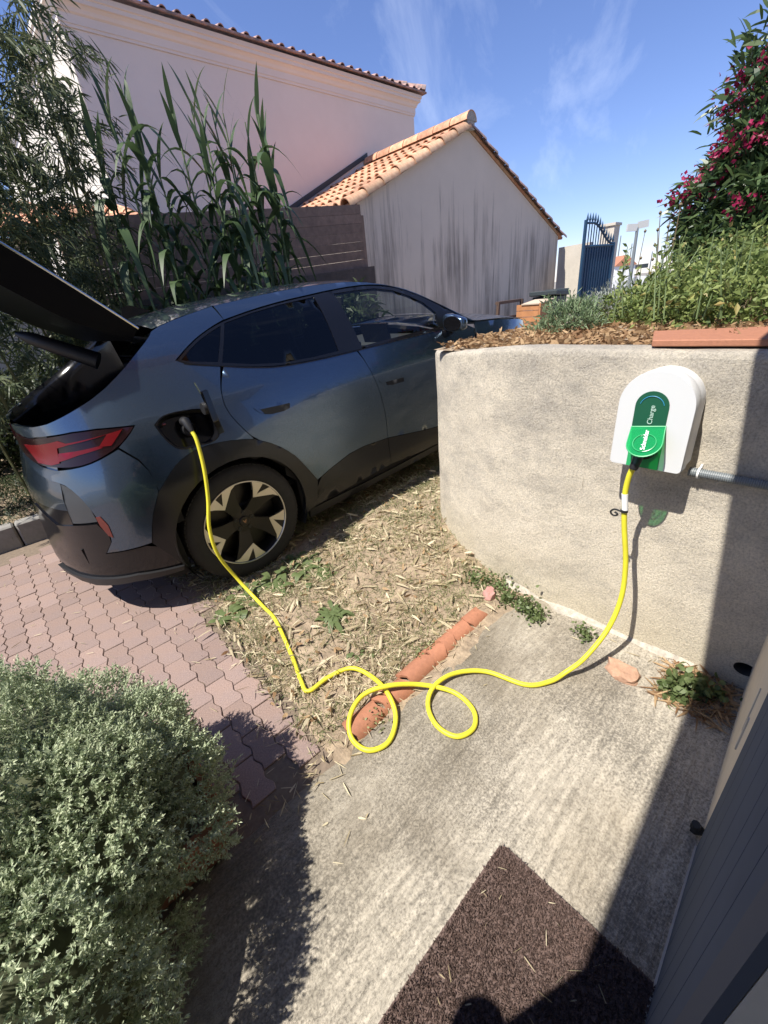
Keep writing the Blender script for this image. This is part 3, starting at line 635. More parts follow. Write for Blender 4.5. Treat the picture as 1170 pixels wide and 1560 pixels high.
def text(body, name, size, P0, right, up, m, parent, ext=.0006, bold=0):
    cu = bpy.data.curves.new('t', 'FONT'); cu.body = body; cu.size = size; cu.extrude = ext; cu.align_x = 'CENTER'; cu.align_y = 'CENTER'; cu.offset = bold
    ob = bpy.data.objects.new('t', cu); C.objects.link(ob); bpy.context.view_layer.update(); dg = bpy.context.evaluated_depsgraph_get()
    me = bpy.data.meshes.new_from_object(ob.evaluated_get(dg)); bpy.data.objects.remove(ob)
    right = Vector(right).normalized(); up = Vector(up).normalized(); n_ = right.cross(up); M = Matrix((right, up, n_)).transposed().to_4x4(); M.translation = Vector(P0); me.transform(M)
    me.name = name; me.materials.clear(); return link(name, me, m, parent, True)
text('Charge', 'charge_lettering', .022, (FX-.0035, -2.745, 1.078), (0, 0, 1), (0, 1, 0), M_grayp, CH)
tcn = flap(.056, .0, .0078); text('Schneider', 'maker_lettering', .0195, tcn, -ax, -side, M_print, CH, bold=.0002)
# ------------------------------------------------------------------ charging cable
def catm(P, n=10):
    P = [np.array(p, float) for p in P]; Q = [2*P[0]-P[1]]+P+[2*P[-1]-P[-2]]; out = []
    for i in range(1, len(Q)-2):
        for k in range(n):
            t = k/n; out.append(.5*((2*Q[i])+(-Q[i-1]+Q[i+1])*t+(2*Q[i-1]-5*Q[i]+4*Q[i+1]-Q[i+2])*t*t+(-Q[i-1]+3*Q[i]-3*Q[i+1]+Q[i+2])*t**3))
    out.append(P[-1]); return out
r0 = .0098
CP_ = [at_y(291, 655, -.945), at_y(300, 672, -.975), at_y(311, 715, -1.0), at_y(317, 760, -1.01), at_y(319, 805, -1.02), at_y(332, 845, -1.03)]
p = at_y(360, 880, -1.05); CP_.append(p)
g = [((383, 905), .06), ((402, 925), .035), ((420, 945), .03), ((445, 1000), .02), ((459, 1038), .02), ((470, 1053), .022), ((500, 1032), .03), ((535, 1018), .04), ((565, 1030), .045), ((590, 1055), .052), ((603, 1092), .03), ((592, 1130), .024), ((561, 1143), .024), ((536, 1125), .026),
     ((533, 1092), .060), ((552, 1060), .075), ((590, 1045), .082), ((640, 1043), .05), ((690, 1054), .028), ((720, 1080), .024), ((722, 1108), .024), ((696, 1122), .024), ((666, 1106), .024), ((652, 1075), .026), ((661, 1046), .044), ((692, 1026), .038), ((740, 1023), .03), ((800, 1043), .024), ((838, 1038), .03), ((862, 1024), .05)]
CP_ += [at_z(*q, z) for q, z in g]
for q, x in (((890, 1003), .50), ((925, 960), .60), ((946, 912), .66), ((953, 860), .675), ((951, 800), .675), ((952, 755), .672), ((958, 727), .67), ((965, 712), .668), ((969, 704), .668)): CP_.append(at_x(*q, x))
CB = empty('charging_cable', tuple(at_z(640, 1043, .02)), label='bright yellow charging cable looping from the car across the terrace to the charger', cat='cable')
pts = catm(CP_, 9); mb = MB(); mb.tube(pts, r0, 12); mb.build('cable', M_yellow, CB, smooth=True, world=True, angle=80)
a, b = pts[-1], at_x(975, 690, .678); mb = MB(); d = nrm(b-a)
mb.tube([a-d*.028, a-d*.02, a, a+d*.02, a+d*.05, b], [.0115, .015, .0155, .017, .019, .021], 16); mb.build('charger_plug', M_black, CB, smooth=True, world=True)
lb = [at_x(952, 778, .673), at_x(952, 752, .672)]; mb = MB(); mb.tube([lb[0], lb[1]], .0112, 12); mb.build('cable_label', M_white, CB, smooth=True, world=True)
tp = at_x(951, 778, .673); mb = MB()
mb.tube([tp+np.array([0, 0, -.005]), tp+np.array([0, 0, .005])], .0135, 12)
mb.tube(catm([tp+np.array([-.012, .005, .0]), tp+np.array([-.012, .03, .002]), tp+np.array([-.012, .042, -.012]), tp+np.array([-.012, .03, -.024]), tp+np.array([-.012, .016, -.016]), tp+np.array([-.012, .028, -.008])], 6), .0036, 8)
mb.build('cable_tie', M_tie, CB, smooth=True, world=True)
p0 = pts[0]; mb = MB(); d = nrm(np.array(pts[0])-np.array(pts[6])); mb.tube([p0-d*.01, p0+d*.02, p0+d*.05, p0+np.array([0, .07, .035])], [.012, .019, .022, .024], 16); mb.build('car_plug', M_black, CB, smooth=True, world=True)
# corrugated conduit
CD = empty('conduit', (.84, -3.0, .865), label='grey corrugated conduit leaving the charger sideways along the wall', cat='conduit')
mb = MB(); P = []; rr = []; y = -2.868
while y > -3.45:
    for dy, r_ in ((0, .0135), (.0012, .0165), (.0036, .0165), (.0048, .0135)): P.append((WX-.024, y-dy, .866)); rr.append(r_)
    y -= .006
mb.tube(P, rr, 14); mb.build('pipe', M_conduit, CD, smooth=True, world=True, angle=25)
mb = MB(); mb.tube([(WX-.024, -2.895, .866), (WX-.024, -2.901, .866)], .0195, 16); mb.box((WX-.004, -2.898, .866), (.012, .006, .05)); mb.build('pipe_clip', M_white, CD, smooth=True, world=True)
# ================================================================== car
CPT = .06; cc, ss = math.cos(CPT), math.sin(CPT)
def tocar(P): return np.array([P[0]*cc+P[2]*ss, P[1], P[2]*cc-P[0]*ss])
CAR = empty('parked_car', (0, 0, 0), label='dark metallic blue coupe-style electric SUV with its tailgate raised, plugged into the yellow cable', cat='car'); CAR.rotation_euler = (0, -CPT, 0)
ZK = [.10, .20, .32, .45, .62, .80, .92, 1.02, 1.12, 1.25, 1.38, 1.48, 1.56, 1.62, 1.75]; WK = [.84, .885, .905, .912, .925, .928, .915, .888, .85, .78, .70, .62, .53, .42, .2]
_z = np.arange(-.1, 2.0, .005); _w = np.interp(_z, ZK, WK); _k = np.exp(-.5*(np.arange(-24, 25)*.005/.032)**2); _k /= _k.sum(); _w = np.convolve(np.pad(_w, 24, 'edge'), _k, 'valid')
def OV(z): return np.interp(z, [.40, .80, 1.02, 1.2], [.835, .78, .705, .69])
def E(z, k=.006): return (-.1-float(OV(z))+k, z)
def W(x, z):
    x = np.asarray(x, float); z = np.asarray(z, float); w = np.interp(z, _z, _w)
    w = w+.010*np.exp(-((x)/.5)**2-((z-.80)/.12)**2)-.014*np.exp(-((x-1.25)/.75)**2-((z-.52)/.14)**2)
    ur = np.clip((-x-.1)/OV(z), 0, .9995); uf = np.clip((x-2.6)/1.05, 0, .9995)
    return w*(1-ur**3.5)**(1/2.2)*(1-uf**3.2)**(1/2.4)
def hit(px, py):
    o = tocar(CAM); d = tocar(ray(px, py)); d = d/np.linalg.norm(d); t = np.arange(1.5, 8, .008); P = o+d*t[:, None]; g = P[:, 1]+W(P[:, 0], P[:, 2])
    i = np.where((g[1:] > 0) & (g[:-1] <= 0))[0]
    if not len(i): return None
    a, b = t[i[0]], t[i[0]+1]
    for _ in range(20):
        m = (a+b)/2; Q = o+d*m
        if Q[1]+W(Q[0], Q[2]) > 0: b = m
        else: a = m
    return o+d*b
def sm(side, out=0.):
    def f(P):
        x, z = P[:, 0], P[:, 1]; w = W(x, z); e = .004; wx = (W(x+e, z)-W(x-e, z))/(2*e); wz = (W(x, z+e)-W(x, z-e))/(2*e)
        Nn = nrm(np.stack([-wx, np.ones_like(x), -wz], 1)); X = np.stack([x, w, z], 1)+Nn*out; X[:, 1] *= side; Nn[:, 1] *= side; return X, Nn
    return f
def pg(pts):   # mixed pixel / car (x,z) outline
    out = []
    for p in pts:
        if p[0] == 'c': out.append((p[1], p[2]))
        else:
            h = hit(*p)
            if h is None: print('miss', p); continue
            out.append((h[0], h[2]))
    return out
def panel(name, poly, m, sides=(-1, 1), holes=(), out=0., thick=.018, gap=.0022, step=.045, smooth=1, label=None):
    q = chaikin(poly, smooth) if smooth else poly
    q = inset(q, gap) if gap else q; P, F = cdt(q, holes, step); res = []
    for s in sides:
        o = shell(name, P, F, sm(s, out), thick, m, CAR, flip=(s > 0)); o.data['s'] = s
        if label and s < 0: o['label'] = label
        res.append(o)
    return res
# --- outlines
rail = [(-.05, 1.485), (.10, 1.515), (.34, 1.545), (.77, 1.568), (1.15, 1.572), (1.45, 1.555), (1.75, 1.485), (2.05, 1.335), (2.3, 1.19), (2.42, 1.13)]
DLO = pg([(268, 549), (283, 531), (300, 514), (322, 498), (345, 486), (385, 472), (430, 459), (470, 450), (500, 443), (540, 436), (570, 434), (600, 437), (625, 444), (655, 457), (690, 475), (712, 488), (680, 499), (640, 509), (600, 519), (545, 533), (490, 546), (430, 557), (385, 559), (340, 557), (300, 555), (280, 553)])
gq = pg([(277, 548), (289, 533), (303, 519), (320, 506), (336, 496), (332, 551), (290, 550)])
gr = pg([(342, 492), (385, 476), (430, 463), (478, 452), (516, 534), (480, 543), (430, 552), (385, 554), (339, 552)])
gf = pg([(508, 447), (540, 442), (570, 439), (598, 442), (622, 450), (645, 461), (664, 476), (669, 498), (640, 504), (600, 514), (551, 527)])
port = pg([(238, 648), (247, 636), (262, 630), (290, 625), (312, 624), (324, 633), (332, 650), (333, 662), (325, 672), (300, 679), (281, 684), (266, 680), (250, 665)])
seamR = [(336, 558), (336, 580), (337, 600), (345, 625), (365, 648), (388, 669)]
arch_o = [(232, 827), (232, 790), (242, 749), (267, 708), (295, 686), (328, 675), (360, 670), (388, 669), (420, 677), (449, 693), (471, 716), (484, 731), (482, 769)]
q_poly = pg([(341, 487), (322, 498), (300, 514), (283, 531), (268, 549), (280, 553), (300, 555), (336, 558)]+seamR[1:]+[(360, 670), (328, 675), (295, 686), (267, 708), (242, 749), (221, 706), (180, 682), (197, 662), (205, 648), (125, 655), (60, 666), (40, 668)])
q_poly += [E(1.115), E(1.15)]+pg([(60, 650), (100, 632), (150, 600), (185, 565), (205, 540), (225, 515)])+[(-.05, 1.485), (.10, 1.515), (.33, 1.545)]
ports = chaikin(port, 1)
panel('quarter_panel', q_poly, M_paint, (-1,), [ports], step=.035); panel('quarter_panel', q_poly, M_paint, (1,))
strip = pg([(341, 487), (385, 471), (430, 458), (470, 449), (500, 442), (540, 435), (570, 433), (600, 436), (625, 443), (655, 456), (690, 474), (712, 487)])+[(2.42, 1.125), (2.3, 1.19), (2.05, 1.335), (1.75, 1.485), (1.45, 1.555), (1.15, 1.572), (.77, 1.568), (.34, 1.545)]
panel('roof_rail', strip, M_paint, step=.03, gap=.001)
rd = pg([(340, 558), (385, 560), (430, 558), (490, 547), (543, 534), (556, 550), (570, 575), (585, 620), (589, 645), (591, 667), (542, 684), (507, 711), (484, 731), (471, 716), (449, 693), (420, 677), (388, 669), (365, 648), (345, 625), (337, 600), (337, 580)])
fd = pg([(545, 534), (600, 520), (640, 510), (680, 500), (706, 492)])+[(2.38, 1.08), (2.30, .85), (2.28, .45), (1.95, .40)]+pg([(657, 653), (591, 667), (589, 645), (585, 620), (570, 575), (556, 550)])
panel('rear_door', rd, M_paint, step=.04); panel('front_door', fd, M_paint, step=.05)
rc = pg([(484, 731), (507, 711), (542, 684), (591, 667), (594, 690), (596, 707), (540, 738), (482, 770)]); panel('rear_door_cladding', rc, M_clad, step=.05, thick=.02)
fcl = pg([(591, 667), (657, 653)])+[(1.95, .40), (2.28, .45), (2.28, .28)]+pg([(657, 682), (596, 707), (594, 690)]); panel('front_door_cladding', fcl, M_clad, step=.06, thick=.02)
sill = [(.44, .245), (.9, .235), (1.3, .235), (2.3, .25), (2.3, .18), (.44, .17)]; panel('sill', sill, M_black, smooth=0, step=.08, out=-.012)
fen = [(2.34, .30), (2.32, .60), (2.36, .9), (2.42, 1.12), (2.8, 1.085), (3.1, 1.04), (3.4, .965), (3.58, .88), (3.60, .75), (3.60, .45), (3.5, .35)]
fw = [(2.766+.43*math.cos(a), .38+.43*math.sin(a)) for a in np.linspace(0, 2*math.pi, 30, endpoint=False)]
fen2 = [(2.34, .30), (2.32, .60), (2.36, .9), (2.42, 1.12), (2.8, 1.085), (3.1, 1.04), (3.4, .965), (3.58, .88), (3.62, .70), (3.62, .5), (3.18, .5)]+[(2.766+.44*math.cos(a), .38+.44*math.sin(a)) for a in np.linspace(.28, math.pi+.18, 14)]
panel('front_fender', fen2, M_paint, smooth=0, step=.06)
panel('front_arch_trim', [(2.766+.475*math.cos(a), .38+.475*math.sin(a)) for a in np.linspace(.1, math.pi+.2, 16)]+[(2.766+.405*math.cos(a), .38+.405*math.sin(a)) for a in np.linspace(math.pi+.2, .1, 16)], M_gloss, smooth=0, out=.006)
ain = [(0+.415*math.cos(a), .385+.400*math.sin(a)) for a in np.linspace(math.radians(-22), math.radians(214), 26)]
ao = pg(arch_o)
clad = [p for p in ao]+ain
panel('arch_cladding', clad, M_clad, (-1, 1), smooth=0, out=.004, step=.035, gap=.001, thick=.03)
bl = pg([(74, 717), (118, 713), (145, 704), (180, 684), (221, 707), (243, 744), (238, 765), (232, 790), (232, 827), (195, 838), (162, 843), (172, 819), (148, 791), (133, 771), (113, 750), (94, 737), (70, 731)])+[E(.965), E(1.0)]
panel('bumper', bl, M_paint, step=.035)
ins = pg([(74, 733), (94, 739), (113, 752), (133, 772), (147, 797), (110, 800), (85, 798)])+[E(.80, .02), E(.93, .02)]
panel('bumper_insert', ins, M_grey, (-1, 1), step=.05, out=-.012)
lowb = pg([(85, 800), (110, 801), (147, 799), (172, 821), (162, 844), (195, 839), (232, 829)])+[(-.44, .40), (-.42, .27)]+pg([(280, 866), (210, 882), (150, 888), (105, 868)])+[E(.36), E(.5), E(.72)]
panel('lower_bumper', lowb, M_gloss, (-1, 1), step=.04, out=-.004)
sp_ = pg([(150, 880), (210, 874), (280, 860), (280, 866), (210, 883), (150, 889), (105, 870), (92, 858)]); panel('diffuser_edge', sp_, M_black, (-1, 1), smooth=0, out=.014, gap=0, thick=.03, step=.05)
rfl = pg([(146, 788), (153, 787), (165, 800), (173, 819), (166, 816), (153, 801)]); panel('reflector', rfl, M_refl, (-1, 1), smooth=0, out=.003, gap=0, thick=.008, step=.03)
# tail light: smoked housing with raised red signature
tl = pg([(40, 669), (62, 667), (125, 656), (205, 649), (197, 662), (180, 682), (145, 703), (118, 712), (74, 712), (56, 707)])+[E(1.0), E(1.10)]
panel('tail_light', tl, M_redd, (-1, 1), step=.03, out=.001, gap=.002)
def sub(o, poly, m, name, out, sides=(-1,)):
    P, F = cdt(poly, (), .03); return shell(name, P, F, sm(-1, out), .01, m, o)
tls = [o for o in CAR.children if o.name.startswith('tail_light') and o.data.get('s') == -1][0]
sub(tls, pg([(38, 677), (88, 672), (100, 676), (184, 655), (187, 653), (170, 679), (151, 681), (163, 662), (105, 678), (88, 683), (92, 706), (80, 709), (60, 705)]), M_red, 'red_lens', .0045)
sub(tls, pg([(90, 691), (150, 680), (158, 682), (120, 694), (91, 704)]), M_red, 'red_lens', .0045)
# windows
fr = chaikin(DLO, 1); P, F = cdt(inset(fr, .002), [inset(gq, -.001), inset(gr, -.001), inset(gf, -.001)], .03)
for s in (-1, 1): shell('window_frame', P, F, sm(s, -.003), .02, M_gloss, CAR, flip=(s > 0))
for nm, g_, m in (('quarter_window', gq, M_glassd), ('rear_door_window', gr, M_glassd), ('front_door_window', gf, M_glass)):
    P, F = cdt(g_, (), .06)
    for s in (-1, 1):
        X, Nn = sm(s, -.006)(P); link(nm, mesh(nm, X, F if s < 0 else F[:, ::-1], True), m, CAR)
# bright lower window moulding
ml = pg([(280, 554), (300, 556), (340, 558), (385, 560), (430, 558), (490, 547), (545, 534), (600, 520), (640, 510), (680, 500)])
mb = MB(); A = np.array(ml); X, Nn = sm(-1, .001)(A); mb.tube(catm(list(X), 4), .0035, 6); mb.build('window_moulding', M_gloss, CAR, smooth=True)
# roof / glass / bonnet
RXZ = np.array(rail+[(2.8, 1.095), (3.1, 1.05), (3.4, .975), (3.58, .885)])
def railz(x): return np.interp(x, RXZ[:, 0], RXZ[:, 1])
def top(name, x0, x1, m, crown, dz=0, st=.05, wk=1.0):
    xs = np.linspace(x0, x1, int((x1-x0)/st)+2); us = np.linspace(-1, 1, 25); V = []
    rz_ = np.convolve(np.pad(railz(np.linspace(x0-.3, x1+.3, 200)), 8, 'edge'), np.ones(17)/17, 'valid')
    for x in xs:
        zr = float(railz(x)); w_ = float(W(x, zr))*wk
        for u in us: V.append((x, u*w_, zr+dz+crown(x)*(1-abs(u)**2.4)))
    n = len(us); F = [(i*n+j, (i+1)*n+j, (i+1)*n+j+1, i*n+j+1) for i in range(len(xs)-1) for j in range(n-1)]
    mb = MB(); mb.add(V, F); return mb.build(name, m, CAR, smooth=True, angle=80)
top('roof', -.05, 1.42, M_paint, lambda x: .035)
top('windscreen', 1.425, 2.40, M_glass, lambda x: .035+.05*min(1, (x-1.42)/.6), dz=-.004)
top('bonnet', 2.41, 3.57, M_paint, lambda x: .075-.02*(x-2.4))
top('rear_window_ledge', -.16, -.05, M_gloss, lambda x: .02, dz=-.05)
mb = MB(); mb.prism([(-.02, -.012, 1.54), (.16, -.012, 1.57), (.05, -.006, 1.615), (.0, -.006, 1.61)], (0, .024, 0)); mb.build('antenna', M_gloss, CAR, smooth=True)
# front face
def cap(name, fr_, z0, z1, m, x0, x1, h0, h1, back, dx=0):
    V = []; zs = np.linspace(z0, z1, 9); us = np.linspace(-1, 1, 21)
    for z in zs:
        w0 = float(np.interp(z, _z, _w)); wl = float(W(-.1-float(OV(z))*.86 if back else fr_, z))
        for u in us:
            y = u*wl; q = max(0, 1-(abs(y)/w0)**(2.2 if back else 2.4)); t = q**(1/(3.5 if back else 3.2)); x = -(.1+float(OV(z))*t) if back else 2.6+1.05*t
            V.append((x+dx, y, z))
    n = len(us); F = [(i*n+j, i*n+j+1, (i+1)*n+j+1, (i+1)*n+j) for i in range(len(zs)-1) for j in range(n-1)]; mb = MB(); mb.add(V, F); return mb.build(name, m, CAR, smooth=True, angle=80)
cap('front_bumper', 3.58, .28, .885, M_paint, 0, 0, 0, 0, False, .0)
cap('rear_valance', -.80, .34, .74, M_gloss, 0, 0, 0, 0, True, .012)
cap('rear_bumper_face', -.80, .74, 1.0, M_paint, 0, 0, 0, 0, True, .012)
cap('light_bar', -.80, 1.0, 1.12, M_redd, 0, 0, 0, 0, True, .012)
# dark inner shell behind the gaps
arc = lambda cx_, r_: [(cx_+r_*math.cos(a), .385+r_*.97*math.sin(a)) for a in np.linspace(0, 2*math.pi, 32, endpoint=False)]
lin = [E(.36, .04), (-.6, .30), (-.46, .22), (3.2, .22), (3.55, .4), (3.55, .86), (3.1, 1.0), (2.4, 1.08), (2.1, 1.10), (.6, 1.14), (.2, 1.20), (-.05, 1.26), (-.30, 1.24), (-.60, 1.10), E(1.05, .03)]
Pl, Fl = cdt(lin, [inset(ports, -.012)], .06); Pf, Ff = cdt(lin, (), .08)
kk = lambda P, F: F[(np.hypot(P[F].mean(1)[:, 0], P[F].mean(1)[:, 1]-.385) > .40) & (np.hypot(P[F].mean(1)[:, 0]-2.766, P[F].mean(1)[:, 1]-.385) > .40)]
shell('inner_panel', Pl, kk(Pl, Fl), sm(-1, -.026), .004, M_dark, CAR); shell('inner_panel', Pf, kk(Pf, Ff), sm(1, -.026), .004, M_dark, CAR, flip=True)
cp_ = [(-.05, 1.24), (.17, 1.22), (.02, 1.31), (.15, 1.41), (.33, 1.47), (.34, 1.53), (.10, 1.50), (-.06, 1.46), (-.28, 1.32), (-.6, 1.18), (-.74, 1.13), (-.76, 1.05), (-.6, 1.08), (-.3, 1.2)]
P, F = cdt(cp_, (), .06)
for s in (-1, 1): shell('pillar_lining', P, F, sm(s, -.024), .004, M_dark, CAR, flip=(s > 0))
# hatch aperture flange, boot
ap = [(-.05, 1.485)]+pg([(225, 515), (205, 540), (185, 565), (150, 600), (100, 632), (60, 650)])+[E(1.15, .01)]
A = np.array(ap)
for s in (-1, 1):
    X, Nn = sm(s, 0)(A); mb = MB(); V = []
    for x in X: V += [tuple(x), (x[0]+.01, x[1]-s*.05, x[2]-.022), (x[0]+.03, x[1]-s*.075, x[2]-.06), (x[0]+.05, x[1]-s*.08, x[2]-.25)]
    mb.add(V, [(i*4+j, i*4+j+1, (i+1)*4+j+1, (i+1)*4+j) for i in range(len(X)-1) for j in range(3)]); mb.build('aperture_flange', M_gloss, CAR, smooth=True, angle=60)
bt = MB(); bt.box((-.36, 0, .66), (.70, 1.3, .03)); bt.box((-.74, 0, .82), (.04, 1.0, .3)); bt.box((.03, 0, .95), (.05, 1.35, .62)); bt.build('boot_lining', M_dark, CAR)
M_lid = mat('lid_black', (.004, .004, .005), .5, spec=.12)
# --- tailgate
th = math.radians(42); hx, hz = -.13, 1.475
TG = []
def tgp(l, y, h): # l metres from the hinge along the lid, h above its plane
    return (hx-l*math.cos(th)+h*math.sin(th), y, hz+l*math.sin(th)+h*math.cos(th))
mb = MB(); ls = np.linspace(0, 1.12, 15); V = []; us = np.linspace(-1, 1, 13); rows_t = []; rows_b = []
for l in ls:
    wd = np.interp(l, [0, .3, .8, 1.12], [.60, .64, .72, .70]); cr = .05*math.sin(math.pi*min(1, l/1.12))
    rows_t.append([tgp(l, u*wd, .028+cr*(1-u*u)+.02*math.sin(math.pi*l/1.12)) for u in us])
    rows_b.append([tgp(l, u*wd*.97, -.10*min(1, .4+l*2.2)+cr*(1-u*u)*.6) for u in us])
n = len(us)
for rws in (rows_t, rows_b):
    b = len(mb.v); mb.v += [p for r in rws for p in r]; mb.f += [(b+i*n+j, b+i*n+j+1, b+(i+1)*n+j+1, b+(i+1)*n+j) for i in range(len(ls)-1) for j in range(n-1)]
k0, k1 = 0, len(ls)*n
for i in range(len(ls)-1):
    for j in (0, n-1): mb.f.append((k0+i*n+j, k0+(i+1)*n+j, k1+(i+1)*n+j, k1+i*n+j))
for i in (0, len(ls)-1):
    for j in range(n-1): mb.f.append((k0+i*n+j, k0+i*n+j+1, k1+i*n+j+1, k1+i*n+j))
tgo = mb.build('tailgate', M_lid, CAR, smooth=True, angle=45, )
tgo['label'] = 'raised black tailgate seen from its underside'
mb = MB(); mb.tube([tgp(l, -np.interp(l, [0, .3, .8, 1.12], [.60, .64, .72, .70]), .030+.02*math.sin(math.pi*l/1.12)) for l in ls], .006, 6); mb.build('seal', M_chrome, tgo, smooth=True)
# lower spoiler edge of the lid and gas strut
mb = MB(); a = tocar(at_y(150, 550, -.1)); b = tocar(at_y(24, 508, .05)); P = [a+(b-a)*t for t in (0, .3, .6, .85, 1)]; mb.tube(P, [.05, .045, .04, .034, .012], 12); mb.build('parcel_shelf', M_black, CAR, smooth=True)
# --- charge port pocket with flap
cpt = np.mean(ports, 0); X, Nn = sm(-1, 0)(np.array(ports)); mb = MB(); n = len(X)
lv = [(1.06, .003), (1.0, .002), (.94, -.012), (.90, -.05)]; ctr = X.mean(0); V = []
for k, o_ in lv: V += [tuple(ctr+(x-ctr)*k+m_*o_) for x, m_ in zip(X, Nn)]
mb.add(V, [(j*n+i, j*n+(i+1) % n, (j+1)*n+(i+1) % n, (j+1)*n+i) for j in range(3) for i in range(n)]+[tuple(3*n+i for i in range(n))])
pk = mb.build('charge_port', M_gloss, CAR, smooth=True, angle=40)
h = hit(291, 655); mb = MB(); mb.lathe([(.033, -.02), (.036, .0), (.036, .02), (.03, .02)], (h[0], h[1]+.03, h[2]), 'y', 22); mb.build('socket_ring', M_black, pk, smooth=True)
h = hit(251, 647); mb = MB(); mb.box((h[0], h[1]+.012, h[2]), (.018, .012, .01)); mb.build('red_cap', M_refl, pk, bevel=.003)
f0 = np.array([hit(318, 630), hit(334, 662)]); out = np.array([0, -1., 0])
tipa, tipb = tocar(at_y(303, 597, -1.0)), tocar(at_y(322, 640, -1.02)); mb = MB()
fl_ = [f0[0]+np.array([0, -.004, 0]), f0[1]+np.array([0, -.004, 0]), tipb+np.array([0, -.02, -.01]), tipa+np.array([.01, -.01, 0]), tipa]
mb.prism(fl_, (.034, .006, .002)); fo = mb.build('port_flap', M_gloss, CAR, bevel=.003)
mb = MB(); q = tocar(at_y(312, 622, -.985)); mb.tube([q+np.array([-.012, 0, 0]), q+np.array([.004, 0, 0]), q+np.array([.008, 0, 0])], [.030, .032, .026], 16); mb.build('dust_cap', M_black, fo, smooth=True); mb = MB(); mb.tube([tocar(at_y(296, 583, -1.0)), tocar(at_y(306, 600, -1.0))], .004, 6); mb.build('strap_end', M_chrome, fo, smooth=True)
# --- handles and mirror
for (a, b, c_, d_) in (((386, 622), (446, 612), (440, 623), (400, 632)), ((577, 580), (619, 573), (614, 580), (585, 587))):
    q = pg([a, ((a[0]+b[0])/2, (a[1]+b[1])/2-4), b, c_, d_]); q2 = chaikin(q, 2, 80); P, F = cdt(q2, (), .03)
    o = shell('door_handle', P, F, sm(-1, .004), .012, M_paint, CAR)
    q = pg([(a[0]+10, a[1]+2), (b[0]-5, b[1]+2), (c_[0]+1, c_[1]+1), (d_[0]+6, d_[1]+1)]); P, F = cdt(chaikin(q, 1, 80), (), .03); shell('recess_shade', P, F, sm(-1, .0055), .003, M_dark, o)  # flat dark plate on the handle, painted shade of the grip hollow
mc = tocar(at_y(692, 492, -1.0)); mb = MB()
bm = bmesh.new(); bmesh.ops.create_uvsphere(bm, u_segments=20, v_segments=12, radius=1)
for v in bm.verts:
    x, y, z = [math.copysign(abs(c)**.55, c) for c in v.co]; v.co = (x*.060*(1 if x > 0 else .5)+mc[0], y*.10+mc[1], z*.062*(1-.2*(y < 0))+mc[2]+.012*y)
me = bpy.data.meshes.new('mirror'); bm.to_mesh(me); bm.free(); me.polygons.foreach_set('use_smooth', np.full(len(me.polygons), True)); mo = link('wing_mirror', me, M_paint, CAR)
mb = MB(); mb.tube([(mc[0]+.02, mc[1]+.04, mc[2]-.055), (mc[0]+.06, -.845, mc[2]-.085)], [.03, .035], 10); mb.build('mirror_arm', M_gloss, mo, smooth=True)
mb = MB(); mb.lathe([(0, 0), (.050, 0), (.053, .004)], (mc[0]-.032, mc[1], mc[2]), 'x', 20); o = mb.build('mirror_glass', M_gloss, mo, smooth=True)
for v in o.data.vertices: v.co.y = mc[1]+(v.co.y-mc[1])*1.55
# --- interior
it = MB(); it.box((1.2, 0, .45), (2.5, 1.6, .04)); it.box((2.25, 0, .90), (.5, 1.5, .26)); it.box((.32, 0, .98), (.12, 1.25, .5), ry=-.25); it.box((.65, 0, .72), (.5, 1.25, .16)); it.build('cabin_lining', M_seat, CAR, bevel=.03)
for y in (-.38, .38):
    s_ = MB(); s_.box((1.25, y, 1.0), (.13, .46, .62), ry=-.22); s_.box((1.5, y, .72), (.5, .48, .15)); s_.box((1.15, y, 1.38), (.09, .25, .17), ry=-.15); s_.build('front_seat', M_seat, CAR, bevel=.035)
for y in (-.42, .42):
    s_ = MB(); s_.box((.25, y, 1.28), (.09, .25, .13), ry=-.2); s_.build('rear_headrest', M_seat, CAR, bevel=.03)
sw = MB(); sw.tube([(1.95+.06*math.sin(a)*.3, .38+.18*math.cos(a), 1.02+.18*math.sin(a)) for a in np.linspace(0, 2*math.pi, 25)], .014, 8, cap=False); sw.box((1.96, .38, 1.0), (.03, .3, .05)); sw.build('steering_wheel', M_black, CAR)
im = MB(); im.box((1.62, 0, 1.43), (.03, .22, .06)); im.tube([(1.64, 0, 1.45), (1.66, 0, 1.53)], .01, 6); im.build('rear_view_mirror', M_black, CAR, bevel=.01)
sc2 = MB(); sc2.box((2.02, -.02, 1.10), (.02, .36, .2), ry=-.2); sc2.build('display_screen', M_gloss, CAR)
ub = MB(); ub.box((1.38, 0, .32), (1.9, 1.5, .2)); ub.box((-.55, 0, .42), (.5, 1.25, .2)); ub.build('underbody', M_dark, CAR)
